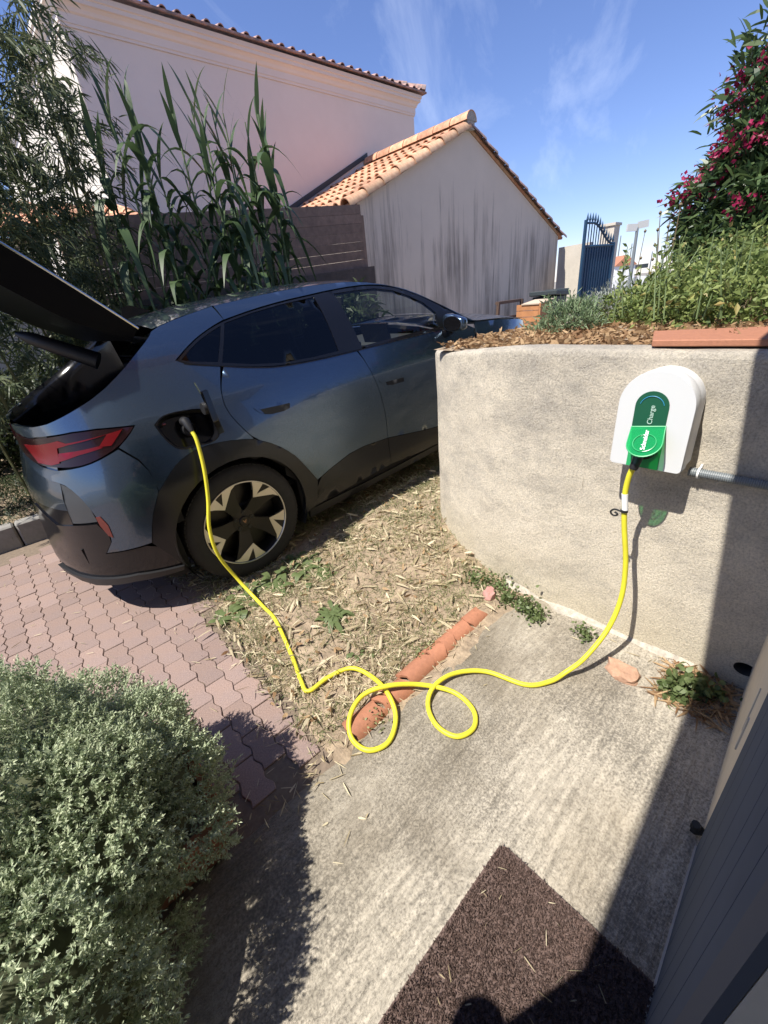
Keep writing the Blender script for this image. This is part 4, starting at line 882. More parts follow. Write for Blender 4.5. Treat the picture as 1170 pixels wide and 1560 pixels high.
# --- wheels
tyre_p = [(.262, .115), (.275, .122), (.30, .128), (.335, .124), (.355, .112), (.366, .095), (.3685, .07), (.3685, .052), (.360, .050), (.360, .042), (.3685, .040), (.3685, .006), (.360, .004), (.360, -.004), (.3685, -.006), (.3685, -.040), (.360, -.042), (.360, -.05), (.3685, -.052), (.3685, -.07), (.366, -.095), (.355, -.112), (.30, -.125), (.262, -.112)]
def mk_wheel():
    mb = MB(); mb.lathe([(r_, -h_) for r_, h_ in tyre_p], (0, 0, 0), 'y', 72); ty = mb.build('tyre', M_tyre, None, smooth=True, angle=30)
    tb = MB()
    for k in range(84):
        for s in (-1, 1):
            a = 2*math.pi*(k+(.5 if s > 0 else 0))/84; M = Matrix.Rotation(-a, 3, 'Y'); c = M @ Vector((.367, s*.088, 0)); bx_ = []
            for dx_ in (-.0035, .0035):
                for dy_ in (-.018, .018):
                    for dz_ in (-.0085, .0085): bx_.append(c+M @ Vector((dx_-(.006 if dy_*s > 0 else 0), dy_, dz_)))
            tb.add(bx_, [(0, 1, 3, 2), (4, 6, 7, 5), (0, 4, 5, 1), (2, 3, 7, 6), (0, 2, 6, 4), (1, 5, 7, 3)])
    tr = tb.build('tread_block', M_tyre, ty); tr['kind'] = 'stuff'
    mb = MB(); mb.lathe([(.262, -.112), (.2645, -.121), (.259, -.121), (.252, -.108), (.243, -.085), (.236, .10)], (0, 0, 0), 'y', 72); mb.lathe([(0, -.02), (.236, -.02)], (0, 0, 0), 'y', 40); rim = mb.build('rim', M_rimd, None, smooth=True, angle=30)
    mb = MB(); mb.lathe([(.2650, -.1175), (.2638, -.1235), (.2585, -.1235), (.2560, -.119)], (0, 0, 0), 'y', 96); lip = mb.build('rim_lip', M_rims, rim, smooth=True)
    pol = lambda r_, a: np.array([r_*math.cos(R_(a)), r_*math.sin(R_(a))])
    def plate(name, poly, y0, y1, m, par):
        P, F = cdt(poly, (), .03)
        def f(P):
            r_ = np.hypot(P[:, 0], P[:, 1]); return np.stack([P[:, 0], -(y0+(y1-y0)*np.clip((r_-.07)/.18, 0, 1)), P[:, 1]], 1), np.tile(np.array([0., -1, 0]), (len(P), 1))
        X, Nn = f(P); return shell(name, P, F, f, .022, m, par)
    for k in range(5):
        a0 = 72*k
        dark = [pol(.060, 80+a0), pol(.085, 62+a0), pol(.158, 56+a0), pol(.230, 62+a0), pol(.256, 58+a0), pol(.2585, 40+a0), pol(.256, 20+a0), pol(.229, 20.6+a0), pol(.150, 21+a0), pol(.085, 14+a0), pol(.06, 5+a0)]
        sp = plate('spoke', dark, .072, .112, M_rimd, rim); sp['label'] = 'dark rim spoke with a bright machined zigzag tip' if k == 0 else ''
        if not sp['label']: del sp['label']
        silver = [pol(.222, 62+a0), pol(.2575, 66+a0)]+[pol(.2598, a+a0) for a in (60, 54, 49)]+[pol(.186, 50.5+a0)]+[pol(.2598, a+a0) for a in (37, 30, 24, 16)]+[pol(.236, 25+a0), pol(.158, 54.5+a0)]
        sv = plate('machined_tip', silver, .078, .1160, M_rims, rim)
    mb = MB()
    mb.lathe([(0, -.086), (.03, -.086), (.034, -.08), (.034, -.05)], (0, 0, 0), 'y', 28); mb.lathe([(.034, -.076), (.07, -.074), (.075, -.06), (.075, .0)], (0, 0, 0), 'y', 36); hub = mb.build('hub', M_rimd, rim, smooth=True, angle=30)
    nb_ = MB(); nb_.lathe([(0, -.078), (.008, -.078), (.009, -.074), (.010, -.079), (.0135, -.079), (.0135, -.07)], (0, 0, 0), 'y', 12); nm_ = nb_.build('wheel_nut', M_black, rim, smooth=True)
    for k in range(5):
        a = R_(72*k+8); q_ = nm_ if k == 0 else nm_.copy()
        if k: C.objects.link(q_)
        q_.location = (.054*math.cos(a), 0, .054*math.sin(a))
    em = MB()
    for s in (-1, 1): em.prism([(s*.002, -.0862, .004), (s*.012, -.0862, .014), (s*.010, -.0862, .004), (s*.003, -.0862, -.013)], (0, -.0012, 0))
    em.prism([(-.002, -.0862, .0), (.002, -.0862, .0), (0, -.0862, -.014)], (0, -.0012, 0)); em.build('emblem', M_copper, rim)
    dk = MB(); dk.lathe([(0, -.0), (.17, -.0), (.175, .02)], (0, 0, 0), 'y', 40); dk.build('brake_disc', mat('brake_disc', (.10, .09, .085), .5, metal=.5), rim, smooth=True)
    return ty, rim
for i, (x, y, r_) in enumerate(((0, -.768, 0), (2.766, -.768, 0), (0, .768, math.pi), (2.766, .768, math.pi))):
    wr = empty('wheel', (x, y, .3685)); wr.parent = CAR; wr.rotation_euler = (0, 0, r_)
    if i == 0:
        ty0, rim0 = mk_wheel(); proto = [(ty0, None)]+[(o, None) for o in (rim0,)]
        for o in (ty0, rim0): o.parent = wr
        kids = list(rim0.children)
        # keep three levels: wheel > tyre / rim, all wheel pieces directly below the wheel
        for o in kids+list(ty0.children): o.parent = wr
        parts = list(wr.children)
    else:
        for o in parts: c = o.copy(); C.objects.link(c); c.parent = wr
for x in (0, 2.766):
    for s in (-1, 1):
        mb = MB(); P = [(x+.425*math.cos(a), .385+.41*math.sin(a)) for a in np.linspace(R_(-30), R_(210), 26)]; V = []
        for px_, pz_ in P: V += [(px_, s*.905, pz_), (px_, s*.50, pz_)]
        b = len(V); mb.add(V, [(i*2, i*2+1, i*2+3, i*2+2) for i in range(len(P)-1)]); mb.add([(p[0], s*.50, p[1]) for p in P], [tuple(range(len(P)))]); mb.build('wheel_liner', M_dark, CAR, smooth=True, angle=60)
# ================================================================== buildings
def tile_mesh(name, L0, r0_, r1_, m, th=.014, n=8):
    V = []; F = []
    for rr, x in ((r0_, 0), (r1_, L0), (r0_-th, 0), (r1_-th, L0)):
        V += [(x, rr*math.cos(math.pi*k/n), rr*math.sin(math.pi*k/n)) for k in range(n+1)]
    q = n+1
    for k in range(n): F += [(k, k+1, q+k+1, q+k), (2*q+k, 3*q+k, 3*q+k+1, 2*q+k+1), (k, 2*q+k, 2*q+k+1, k+1), (q+k, q+k+1, 3*q+k+1, 3*q+k)]
    me = mesh(name, V, F, True); me.set_sharp_from_angle(angle=R_(50)); me.materials.append(m); return me
def place(name, me, pos, xa, za, parent, label=None, roll=0):
    xa = Vector(xa).normalized(); za = Vector(za); za = (za-xa*za.dot(xa)).normalized(); ya = za.cross(xa); M = Matrix((xa, ya, za)).transposed().to_4x4()
    o = bpy.data.objects.new(name, me); C.objects.link(o); o.parent = parent
    o.matrix_basis = Matrix.Translation(Vector(pos)-parent.location) @ M @ Matrix.Rotation(random.uniform(-.03, .03)+roll, 4, 'X') @ Matrix.Rotation(random.uniform(-.012, .012), 4, 'Z')
    return o
# big two-storey house
HB = empty('pink_house', (5.4, 7, 0), label='large two-storey house with plain pinkish side wall, moulded cornice and canal tile edge', cat='house')
X0, X1, YB, ZT = 1.80, 9.05, 5.8, 5.50
mb = MB(); mb.box(((X0+X1)/2, YB+4.5, ZT/2), (X1-X0, 9, ZT)); b_ = mb.build('wall', M_pink, HB, world=True)
mb = MB(); mb.box((X0-.006, YB+4.5, ZT/2-.01), (.008, 8.99, ZT-.03)); mb.build('west_wall', M_west, HB, world=True)
prof = [(o_*.7, z_) for o_, z_ in [(0, -.16), (.02, -.16), (.02, -.12), (.035, -.12), (.035, -.02), (.07, .0), (.09, .04), (.13, .07), (.17, .08), (.17, .13), (.20, .14), (.20, .20), (-.1, .22)]]
mb = MB(); n = len(prof); V = [(X0-o_-.01, YB-o_-.004, ZT+z) for o_, z in prof]+[(X1+o_+.01, YB-o_-.004, ZT+z) for o_, z in prof]+[(X1+o_+.01, YB+9, ZT+z) for o_, z in prof]+[(X0-o_-.01, YB+9, ZT+z) for o_, z in prof]
mb.add(V, [(i, i+1, n+i+1, n+i) for i in range(n-1)]+[(n+i, n+i+1, 2*n+i+1, 2*n+i) for i in range(n-1)]+[(3*n+i, 3*n+i+1, i+1, i) for i in range(n-1)]); mb.build('cornice', M_pink, HB, world=True)
mb = MB(); mb.prism([(X0-.25, YB-.22, ZT+.225), (X1+.25, YB-.22, ZT+.225), (X1-1.5, YB+4.5, ZT+1.5), (X0+1.5, YB+4.5, ZT+1.5)], (0, .0, .03)); mb.prism([(X1+.25, YB-.22, ZT+.225), (X1+.25, YB+9, ZT+.225), (X1-1.5, YB+4.6, ZT+1.5)], (0, 0, .03)); mb.build('roof', M_tileold, HB, world=True)
tm = tile_mesh('tile', .5, .062, .052, M_tileold); x = X0-.2
while x < X1+.2:
    place('tile', tm, (x, YB-.20, ZT+.245), (0, 1, .24), (0, -.24, 1), HB); place('tile', tm, (x, YB+.13, ZT+.335), (0, 1, .24), (0, -.24, 1), HB); x += .235
tmr = tile_mesh('ridge_tile', .44, .11, .09, M_tileold)
for k in range(4): place('ridge_tile', tmr, (X1+.22-.3*k, YB-.2+.32*k, ZT+.27+.11*k), (-.3, .32, .11), (0, 0, 1), HB)
# garage
GA = empty('garage', (7.9, 4.4, 0), label='low gabled garage with streak-stained grey render gable and orange canal tiles', cat='garage')
XL, XA, XR, YG = 4.52, 7.41, 11.22, 3.0; ZL, ZA, ZR = 2.90, 4.16, 2.52
mb = MB(); mb.prism([(XL, YG, -.1), (XR, YG, -.1), (XR, YG, ZR), (XA, YG, ZA), (XL, YG, ZL)], (0, 2.795, 0)); mb.build('gable_wall', M_garage, GA, world=True)
sl = Vector((XA-XL, 0, ZA-ZL)).normalized(); nl = Vector((-sl.z, 0, sl.x)); sr = Vector((XA-XR, 0, ZA-ZR)).normalized(); nr = Vector((-sr.z, 0, sr.x)); nr = -nr if nr.z < 0 else nr
a = Vector((XL, YG-.02, ZL))-sl*.22+nl*.01; b = Vector((XA, YG-.02, ZA))+nl*.01; mb = MB(); mb.prism([a, b, b+Vector((0, 2.81, 0)), a+Vector((0, 2.81, 0))], nl*.05)
a2 = Vector((XR, YG-.02, ZR))-sr*.2+nr*.01; b2 = Vector((XA, YG-.02, ZA))+nr*.01; mb.prism([a2, b2, b2+Vector((0, 2.81, 0)), a2+Vector((0, 2.81, 0))], nr*.05); mb.build('roof_deck', M_tile, GA, world=True)
tf = tile_mesh('tile', .44, .085, .068, M_tile); Ls = (b-a).length; nc = 8
for j in range(13):
    y = YG+.22+j*.205
    for i in range(nc): place('tile', tf, a+sl*(i*Ls/nc-.03)+Vector((0, y-YG+.02, 0))+nl*(.050+.006*(i % 2)), sl-nl*(.045), nl, GA)
tv = tile_mesh('verge_tile', .46, .125, .105, M_tile)
for i in range(nc): place('verge_tile', tv, a+sl*(i*Ls/nc-.03)+Vector((0, .015, 0))+nl*(.03), sl-nl*.05, nl, GA, roll=.12)
tvr = tile_mesh('verge_tile', .46, .105, .085, M_tileold); Lr = (b2-a2).length
for i in range(10): place('verge_tile', tvr, a2+sr*(i*Lr/10-.03)+Vector((0, .0, 0))+nr*.03, sr-nr*.04, nr, GA, roll=.1)
tr_ = tile_mesh('ridge_tile', .48, .155, .135, M_tile)
for i in range(7): place('ridge_tile', tr_, (XA, YG-.10+i*.41, ZA+.10), (0, 1, .03), (0, 0, 1), GA)
mb = MB(); mb.add([(XA+.150*math.cos(math.pi*k/10), YG-.098, ZA+.10+.150*math.sin(math.pi*k/10)) for k in range(11)], [tuple(range(11))]); mb.box((XA, YG-.03, ZA+.06), (.2, .12, .16)); mb.build('ridge_mortar', mat('mortar_grey', (.34, .31, .27), .9, noise=(20, .2)), GA, world=True)
mb = MB(); mb.prism([(XL-.20, YG+.03, ZL-.08), (XL, YG+.03, ZL-.02), (XL, YG+.03, ZL-.20), (XL-.10, YG+.03, ZL-.20), (XL-.20, YG+.03, ZL-.14)], (0, 2.76, 0)); mb.build('eaves_box', M_white, GA, world=True)
mb = MB(); mb.tube([(XL-.05, YG-.03, ZL-.16), (XL-.04, YG-.04, 2.5), (XL-.02, YG-.04, 1.5), (XL-.02, YG-.04, 0)], .028, 10); mb.build('downpipe', M_white, GA, smooth=True, world=True)
mb = MB(); mb.prism([(XL-.25, YB-.02, ZL-.02), (XA, YB-.02, ZA+.24), (XA, YB-.02, ZA+.33), (XL-.25, YB-.02, ZL+.09)], (0, .015, 0)); mb.build('flashing', M_bin, GA, world=True)
# plank fence
FE = empty('plank_fence', (2.5, 2.8, 1.9), label='brown weathered horizontal plank fence between the reeds and the garage', cat='fence')
def ft(x): return 2.545+.073*(x-.35)
for i in range(7):
    for (xa_, xb_) in ((.30, 2.30), (2.31, 4.40)):
        h = .118; mb = MB(); z1 = [ft(x)-i*.1215 for x in (xa_, xb_)]
        mb.prism([(xa_, 2.8, z1[0]-h), (xb_, 2.8, z1[1]-h), (xb_, 2.8, z1[1]), (xa_, 2.8, z1[0])], (0, .028+.004*(i % 2), 0)); mb.build('plank', M_fence, FE, world=True)
for x in (.27, 2.305, 4.43): mb = MB(); mb.box((x, 2.85, 1.3), (.07, .07, 2.5+.1*x*.7)); mb.build('post', M_fence, FE, world=True)
mb = MB(); mb.prism([(-.2, 2.70, -.1), (4.50, 2.70, -.1), (4.50, 2.70, 2.0), (-.2, 2.70, 1.68)], (0, .14, 0)); lw = mb.build('boundary_base_wall', mat('base_wall', (.085, .068, .060), .95, noise=(6, .3), bump=(20, .01)))
tag(lw, 'low dark brownish boundary wall under the plank fence', 'wall')
# pale outbuilding wall on the left with tiled lean-to
OB = empty('outbuilding', (-1, 4, 0), label='pale low outbuilding with a tiled lean-to roof behind the bamboo', cat='outbuilding')
mb = MB(); mb.box((-1.9, 4.2, 1.2), (4.2, 1.6, 2.5)); mb.build('wall', M_pink, OB, world=True)
tl_ = tile_mesh('tile', .5, .10, .08, M_tile)
mb = MB(); mb.prism([(-4.1, 3.25, 2.44), (1.75, 3.25, 2.44), (1.75, 5.2, 3.05), (-4.1, 5.2, 3.05)], (0, 0, .03)); mb.build('roof', M_tile, OB, world=True)
for i in range(22):
    for j in range(4): place('tile', tl_, (-3.2+i*.225, 3.22+j*.42, 2.48+j*.132), (0, .95, .30), (0, -.3, .95), OB)
# cream boundary wall by the gate, gate pillar
c1, c2 = at_x(848, 378, 11.35), at_x(896, 369, 11.35); mb = MB(); mb.prism([(11.35, 3.02, 0), (11.35, c2[1]-.05, 0), (11.35, c2[1]-.05, c2[2]), (11.35, 3.02, c1[2])], (.2, 0, 0)); tag(mb.build('boundary_wall', M_cream), 'sunlit cream boundary wall between the garage corner and the blue gate', 'wall')
A = at_d(893, 335, 12.5); B = at_d(936, 362, 13.4); A2 = Vector((A[0], A[1], 0)); B2 = Vector((B[0], B[1], 0)); gd = (B2-A2).normalized(); gn = Vector((-gd.y, gd.x, 0)); GL = (B2-A2).length
GT = empty('metal_gate', tuple(A2), label='tall blue metal gate leaf with spear tips and a swept top standing open', cat='gate'); zt = A[2]; zs = zt-.52
def gcur(t): return zt-.06-.42*float(sst(.25, .95, t))
mb = MB(); mb.prism([A2+Vector((0, 0, .3)), B2+Vector((0, 0, .3)), B2+Vector((0, 0, zs)), A2+Vector((0, 0, zs))], gn*.01); mb.build('sheet_panel', M_gate, GT, world=True)
for k in range(12):
    t = (k+.5)/12; q = A2+gd*GL*t; mb = MB(); mb.box((q.x, q.y, (zs+.3)/2), (.03, .03, zs-.3), rz=math.atan2(gd.y, gd.x)); mb.build('rib', M_gate, GT, world=True)
    mb = MB(); zc_ = gcur(t); mb.tube([(q.x, q.y, zs), (q.x, q.y, zc_+.02)], .013, 6); mb.tube([(q.x, q.y, zc_+.02), (q.x, q.y, zc_+.07), (q.x, q.y, zc_+.20)], [.012, .030, .002], 6); mb.build('bar', M_gate, GT, world=True)
mb = MB(); mb.tube([tuple(A2+gd*GL*t+Vector((0, 0, gcur(t)))) for t in np.linspace(0, 1, 20)], .025, 6); mb.tube([tuple(A2+Vector((0, 0, .25))), tuple(A2+Vector((0, 0, zt)))], .04, 6); mb.tube([tuple(B2+Vector((0, 0, .25))), tuple(B2+Vector((0, 0, zs+.05)))], .04, 6); mb.tube([tuple(A2+Vector((0, 0, zs))), tuple(B2+Vector((0, 0, zs)))], .03, 6); mb.build('gate_frame', M_gate, GT, world=True)
q = at_d(930, 345, 14.2); mb = MB(); mb.box((q[0], q[1], q[2]/2), (.34, .34, q[2])); mb.box((q[0], q[1], q[2]+.03), (.40, .40, .06)); tag(mb.build('gate_pillar', M_cream), 'square cream gate pillar behind the right end of the blue gate', 'pillar')
# bin, crate and frame by the garage
bt_ = at_y(838, 443, 1.9); BN = empty('wheelie_bin', (bt_[0], 1.9, .2), label='dark grey wheelie bin standing against the garage gable', cat='bin'); zb = bt_[2]
mb = MB(); V = [(bt_[0]+sx*w_, 1.9+sy*w_, z) for z, w_ in ((.22, .21), (zb-.1, .27)) for sx, sy in ((-1, -1), (1, -1), (1, 1), (-1, 1))]; mb.add(V, [(0, 1, 2, 3), (4, 5, 6, 7)]+[(i, (i+1) % 4, 4+(i+1) % 4, 4+i) for i in range(4)]); mb.build('body', M_bin, BN, bevel=.02, world=True)
mb = MB(); mb.box((bt_[0], 1.9, zb-.05), (.64, .64, .09), ry=.06); mb.tube([(bt_[0]+.3, 1.62, zb), (bt_[0]+.3, 2.18, zb)], .025, 6); mb.build('lid', M_bin, BN, bevel=.02, world=True)
c_ = at_y(812, 462, 1.6); CT = empty('wooden_crate', (c_[0], 1.6, .2), label='orange slatted wooden crate with a pale board on top in front of the bin', cat='crate')
zt_ = c_[2]
for i in range(8):
    mb = MB(); mb.box((c_[0], 1.35, zt_-.06-i*.115), (.38, .02, .105)); mb.build('slat', M_crate, CT, world=True)
    mb = MB(); mb.box((c_[0]-.19, 1.6, zt_-.06-i*.115), (.02, .48, .105)); mb.build('slat', M_crate, CT, world=True)
for sx in (-.19, .19): mb = MB(); mb.box((c_[0]+sx, 1.33, zt_-.45), (.06, .03, .92)); mb.build('upright', M_crate, CT, world=True)
mb = MB(); mb.box((c_[0]+.04, 1.52, zt_+.02), (.52, .42, .02), ry=-.10); mb.build('board', mat('pale_board', (.5, .40, .30), .8), CT, world=True)
c_ = at_y(776, 462, 1.9); FRM = empty('wooden_rack', (c_[0], 1.9, .2), label='dark brown open wooden frame leaning by the garage wall beyond the car bonnet', cat='frame')
for (cx_, cz_, wx_, wz_) in ((-.42, -.4, .05, .9), (.42, -.4, .05, .9), (0, .03, .9, .05), (0, -.25, .84, .04)): mb = MB(); mb.box((c_[0]+cx_, 1.9, c_[2]+cz_), (wx_, .05, wz_), rx=.06); mb.build('rail', M_brownw, FRM, world=True)
# distant things
p = at_d(971, 348, 24); LP = empty('floodlight_mast', (p[0], p[1], 0), label='slim grey mast with two flat white floodlight panels beyond the garden', cat='light mast'); q = at_d(962, 410, 24)
mb = MB(); mb.tube([(q[0], q[1], 0), tuple(q), tuple(p)], [.09, .08, .06], 8); mb.build('pole', M_conduit, LP, world=True)
rt = np.array([CR[0], CR[1], 0]); rt /= np.linalg.norm(rt); az = math.atan2(rt[1], rt[0])
for s, tl_a in ((-.24, .04), (.22, -.10)): mb = MB(); mb.box(tuple(p+rt*s+np.array([0, 0, .05+.08*(s > 0)])), (.40, .12, .26), rz=az, ry=tl_a); mb.build('light_panel', mat('panel_white', (.5, .5, .48), .5), LP, world=True)
for i, (px, pt, dd, lab) in enumerate(((946, 359, 60, 'thin distant sailboat mast right of the blue gate'), (994, 383, 70, 'thin distant mast just right of the floodlight mast'), (963, 371, 65, 'short distant mast just left of the floodlight mast'), (1023, 323, 55, 'tall thin distant mast left of the oleander'))):
    p = at_d(px, pt, dd); mb = MB(); mb.tube([(p[0], p[1], 0), tuple(p)], [.09, .05], 6); tag(mb.build('boat_mast', M_conduit), lab, 'mast')
p = at_d(940, 398, 45); DH = empty('distant_house', (p[0], p[1], 0), label='small distant white house with an orange tiled roof right of the gate', cat='house')
mb = MB(); mb.box((p[0], p[1], p[2]/2-.2), (1.6, 3, p[2]-.4), rz=az); mb.box(tuple(np.array([p[0], p[1], p[2]/2-.9])+rt*1.2), (1.9, 2, p[2]-.75), rz=az); mb.build('wall', M_white, DH, world=True)
mb = MB(); V = [p+rt*a_+np.array([-b_*rt[1], b_*rt[0], c_]) for a_, b_, c_ in ((-.9, -1.6, -.4), (.9, -1.6, -.4), (.9, 1.6, -.4), (-.9, 1.6, -.4), (0, -1.6, .35), (0, 1.6, .35))]; mb.add(V, [(0, 1, 4), (2, 3, 5), (1, 2, 5, 4), (3, 0, 4, 5)]); mb.build('roof', M_terra, DH, world=True)
mb = MB(); mb.box(tuple(np.array([p[0], p[1], p[2]-.55])+rt*1.9), (.35, 2.06, .3), rz=az); mb.build('window', M_bin, DH, world=True)
# terracotta slab on the garden edge
V4 = [(.872, -2.66), (.895, -2.985), (1.25, -2.93), (1.16, -2.575)]; mb = MB(); mb.prism([(x, y, 1.272) for x, y in V4], (0, 0, .022)); tag(mb.build('clay_slab', M_terra, bevel=.003), 'flat orange terracotta slab lying on the garden edge above the charger', 'tile')
mb = MB(); mb.prism([(.91, -3.0, 1.27), (.95, -3.3, 1.27), (1.2, -3.3, 1.27), (1.2, -2.95, 1.27)], (0, 0, .03)); tag(mb.build('clay_slab', mat('clay_dark', (.36, .2, .13), .8), bevel=.004), 'darker broken clay slab beside the orange one at the right edge of the picture', 'tile')

# ================================================================== plants
def gsoil(x, y): return 1.24+.10*sst(-2.4, -4, y)
# --- grey-green cushion bush in a terracotta planter
PL = empty('planter', (-1.25, -2.08, 0), label='long terracotta trough planter almost hidden under the cushion bush', cat='planter')
mb = MB(); a_, b_, c_, d_ = -1.78, -.845, -2.275, -1.83
mb.add([(a_+.03, c_+.03, .012), (b_-.03, c_+.03, .012), (b_-.03, d_-.03, .012), (a_+.03, d_-.03, .012), (a_, c_, .19), (b_, c_, .19), (b_, d_, .19), (a_, d_, .19)], [(0, 1, 2, 3), (0, 1, 5, 4), (1, 2, 6, 5), (2, 3, 7, 6), (3, 0, 4, 7)]); mb.build('trough', M_terra, PL, world=True)
mb = MB(); t_ = .02
for c3, d3 in ((((a_+b_)/2, c_, .20), (b_-a_+.04, t_*1.6, .035)), (((a_+b_)/2, d_, .20), (b_-a_+.04, t_*1.6, .035)), ((b_, (c_+d_)/2, .201), (t_*1.6, d_-c_, .035)), ((a_, (c_+d_)/2, .201), (t_*1.6, d_-c_, .035))): mb.box(c3, d3)
mb.build('rim', M_terra, PL, bevel=.004, world=True)
mb = MB(); mb.box(((a_+b_)/2, (c_+d_)/2, .15), (b_-a_-.04, d_-c_-.04, .05)); mb.build('potting_soil', M_soil, PL, world=True)
BU = empty('cushion_bush', (-1.3, -2.1, .2), label='dense grey-green cushion bush with tiny leaves filling the lower left foreground', cat='bush')
def bush_pts(n, cen, rad, lump=.10, zmin=-.5, seed=0):
    d = rdir(n*2); d = d[d[:, 2] > zmin][:n]; n = len(d); ph = rng.uniform(0, 6, 12); k = np.ones(n)
    for i in range(6):
        q = rdir(1)[0]; k += lump*.5*np.sin(d @ q*(4+2.2*i)+ph[i])
    return np.array(cen)+d*np.array(rad)*k[:, None], d
BC, BR_ = np.array([-1.26, -2.04, .27]), np.array([.50, .45, .49])
BC2, BR2 = np.array([-1.50, -2.30, .25]), np.array([.52, .44, .46])
P, d = bush_pts(10500, BC, BR_, .09, -.12); P2, d2 = bush_pts(9500, BC2, BR2, .09, -.4)
k1 = np.linalg.norm((P-BC2)/BR2, axis=1) > .93; k2 = np.linalg.norm((P2-BC)/BR_, axis=1) > .93; P, d = np.concatenate([P[k1], P2[k2]]), np.concatenate([d[k1], d2[k2]]); cl = vnoise(P[:, 0]+P[:, 2], P[:, 1]-P[:, 2], 9, 4); P = P-d*(.045*(cl < .35))[:, None]*1.0-d*rng.uniform(0, .05, len(P))[:, None]
ax_ = nrm(d+np.array([0, 0, .45])+rng.normal(size=d.shape)*.28); m_ = 12
idx = np.repeat(np.arange(len(P)), m_); t = np.tile(np.arange(m_)/m_, len(P)); base = P[idx]+ax_[idx]*(t*.034)[:, None]
ld = nrm(ax_[idx]*(.35+.9*t)[:, None]+rdir(len(idx))*1.0); leaves('foliage', L_bush, BU, base, ld, rng.uniform(.009, .0145, len(idx)), rng.uniform(.0042, .006, len(idx)), fold=.3)
mb = MB(); bm = bmesh.new(); bmesh.ops.create_icosphere(bm, subdivisions=4, radius=1)
for v in bm.verts: v.co = Vector(BC)+Vector((v.co.x*BR_[0]*.80, v.co.y*BR_[1]*.80, max(-.3, v.co.z)*BR_[2]*.80))
me = bpy.data.meshes.new('twigs'); bm.to_mesh(me); bm.free(); tm2 = mat('bush_core_dark', (.10, .11, .06), .95, noise=(30, .4)); link('twigs', me, tm2, BU, True); me2 = me.copy()  # solid core, not real twigs: dark colour stands for shade inside the bush
for v in me2.vertices: v.co = Vector(BC2)+Vector([(v.co[i]-BC[i])/BR_[i]*BR2[i] for i in range(3)])
link('twigs', me2, tm2, BU, True); me = None  # second solid core in the same painted shade
# --- garden planting on the wall
def mass(name, lab, cat, m, cen, rad, n, L0, W0, up=.5, lump=.15, stems=30, inner=.55, flowers=None, zmin=-.25, group=None):
    r = empty(name, tuple(cen), label=lab, cat=cat, group=group)
    P, d = bush_pts(n, cen, rad, lump, zmin); u = rng.uniform(inner, 1.03, len(P))[:, None]; P = np.array(cen)+(P-np.array(cen))*u
    D = nrm(d*.6+rdir(len(P))+np.array([0, 0, up])); leaves('foliage', m, r, P, D, L0*rng.uniform(.6, 1.25, len(P)), W0*rng.uniform(.7, 1.2, len(P)), droop=.15, segs=3 if L0 > .05 else 2, fold=.25)
    mb = MB()
    for i in range(stems):
        e, dd = P[rng.integers(len(P))], 0; b0 = np.array([cen[0]+rng.normal()*rad[0]*.25, cen[1]+rng.normal()*rad[1]*.25, cen[2]-rad[2]*.9 if zmin > -.4 else cen[2]-rad[2]]); mb.tube([b0, (b0+e)/2+rng.normal(size=3)*.02, e], [.006, .004, .002], 5)
    mb.build('stems', M_bark, r, world=True)['kind'] = 'stuff'
    return r, P
gz = 1.26
mass('garden_shrub', 'leafy mid-green shrub mass at the right end of the raised garden, behind the clay slab', 'shrub', L_gard, (2.05, -2.75, gz+.03), (.50, .42, .26), 5200, .042, .021, .4)
mass('garden_shrub', 'leafy yellow-green shrub in the middle of the raised garden below the floodlight mast', 'shrub', L_gard, (2.35, -2.30, gz+.0), (.50, .30, .24), 4300, .040, .020, .4)
mass('garden_shrub', 'taller leafy shrub right behind, at the foot of the oleander', 'shrub', L_gard, (2.95, -2.55, gz+.05), (.45, .45, .36), 3600, .045, .022, .4)
mass('garden_shrub', 'low leafy shrub against the right picture edge above the wall', 'shrub', L_gard, (1.95, -3.25, gz+.03), (.45, .35, .27), 3000, .042, .021, .4)
mass('lavender_shrub', 'pale grey lavender shrub in front of the blue gate', 'lavender', L_lav, (2.45, -1.90, gz+.0), (.42, .20, .17), 5200, .035, .006, .9, lump=.25)
mass('small_shrub', 'small grey-green shrub in the leaf litter at the left end of the raised garden', 'shrub', L_gg, (1.72, -1.96, gz+.02), (.20, .16, .13), 1500, .045, .009, .8, lump=.25)
OL, OP = mass('oleander', 'tall oleander with magenta flower clusters at the right edge', 'oleander', L_ole, (4.35, -2.95, 2.12), (.98, 1.14, 1.16), 23000, .135, .024, .5, lump=.14, stems=60, inner=.72, zmin=-.95)
k = OP[(OP[:, 0] < 4.6) & (OP[:, 1] > -3.6) & (np.linalg.norm((OP-np.array([4.35, -2.95, 2.12]))/np.array([.98, 1.14, 1.16]), axis=1) > .93)]; k = k[rng.permutation(len(k))[:44]]
fc = np.repeat(k, 46, 0)+rng.normal(size=(len(k)*46, 3))*np.array([.06, .06, .045]); leaves('flowers', L_flower, OL, fc+np.array([-.05, .0, .02]), rdir(len(fc), .3), .036, .030, fold=.2)
P, d = bush_pts(7000, (3.75, -2.45, 1.75), (.45, .50, .55), .15, -.9); D = nrm(d*.6+rdir(len(P))+np.array([0, 0, .5])); leaves('foliage', L_ole, OL, P, D, .13*rng.uniform(.6, 1.2, len(P)), .022, droop=.15, segs=3, fold=.25)
k = P[(P[:, 0] < 3.8) & (d[:, 2] > .1)]; k = k[rng.permutation(len(k))[:14]]; fc = np.repeat(k, 40, 0)+rng.normal(size=(len(k)*40, 3))*np.array([.05, .05, .04]); leaves('flowers', L_flower, OL, fc+np.array([-.05, .02, .02]), rdir(len(fc), .3), .034, .028, fold=.2)
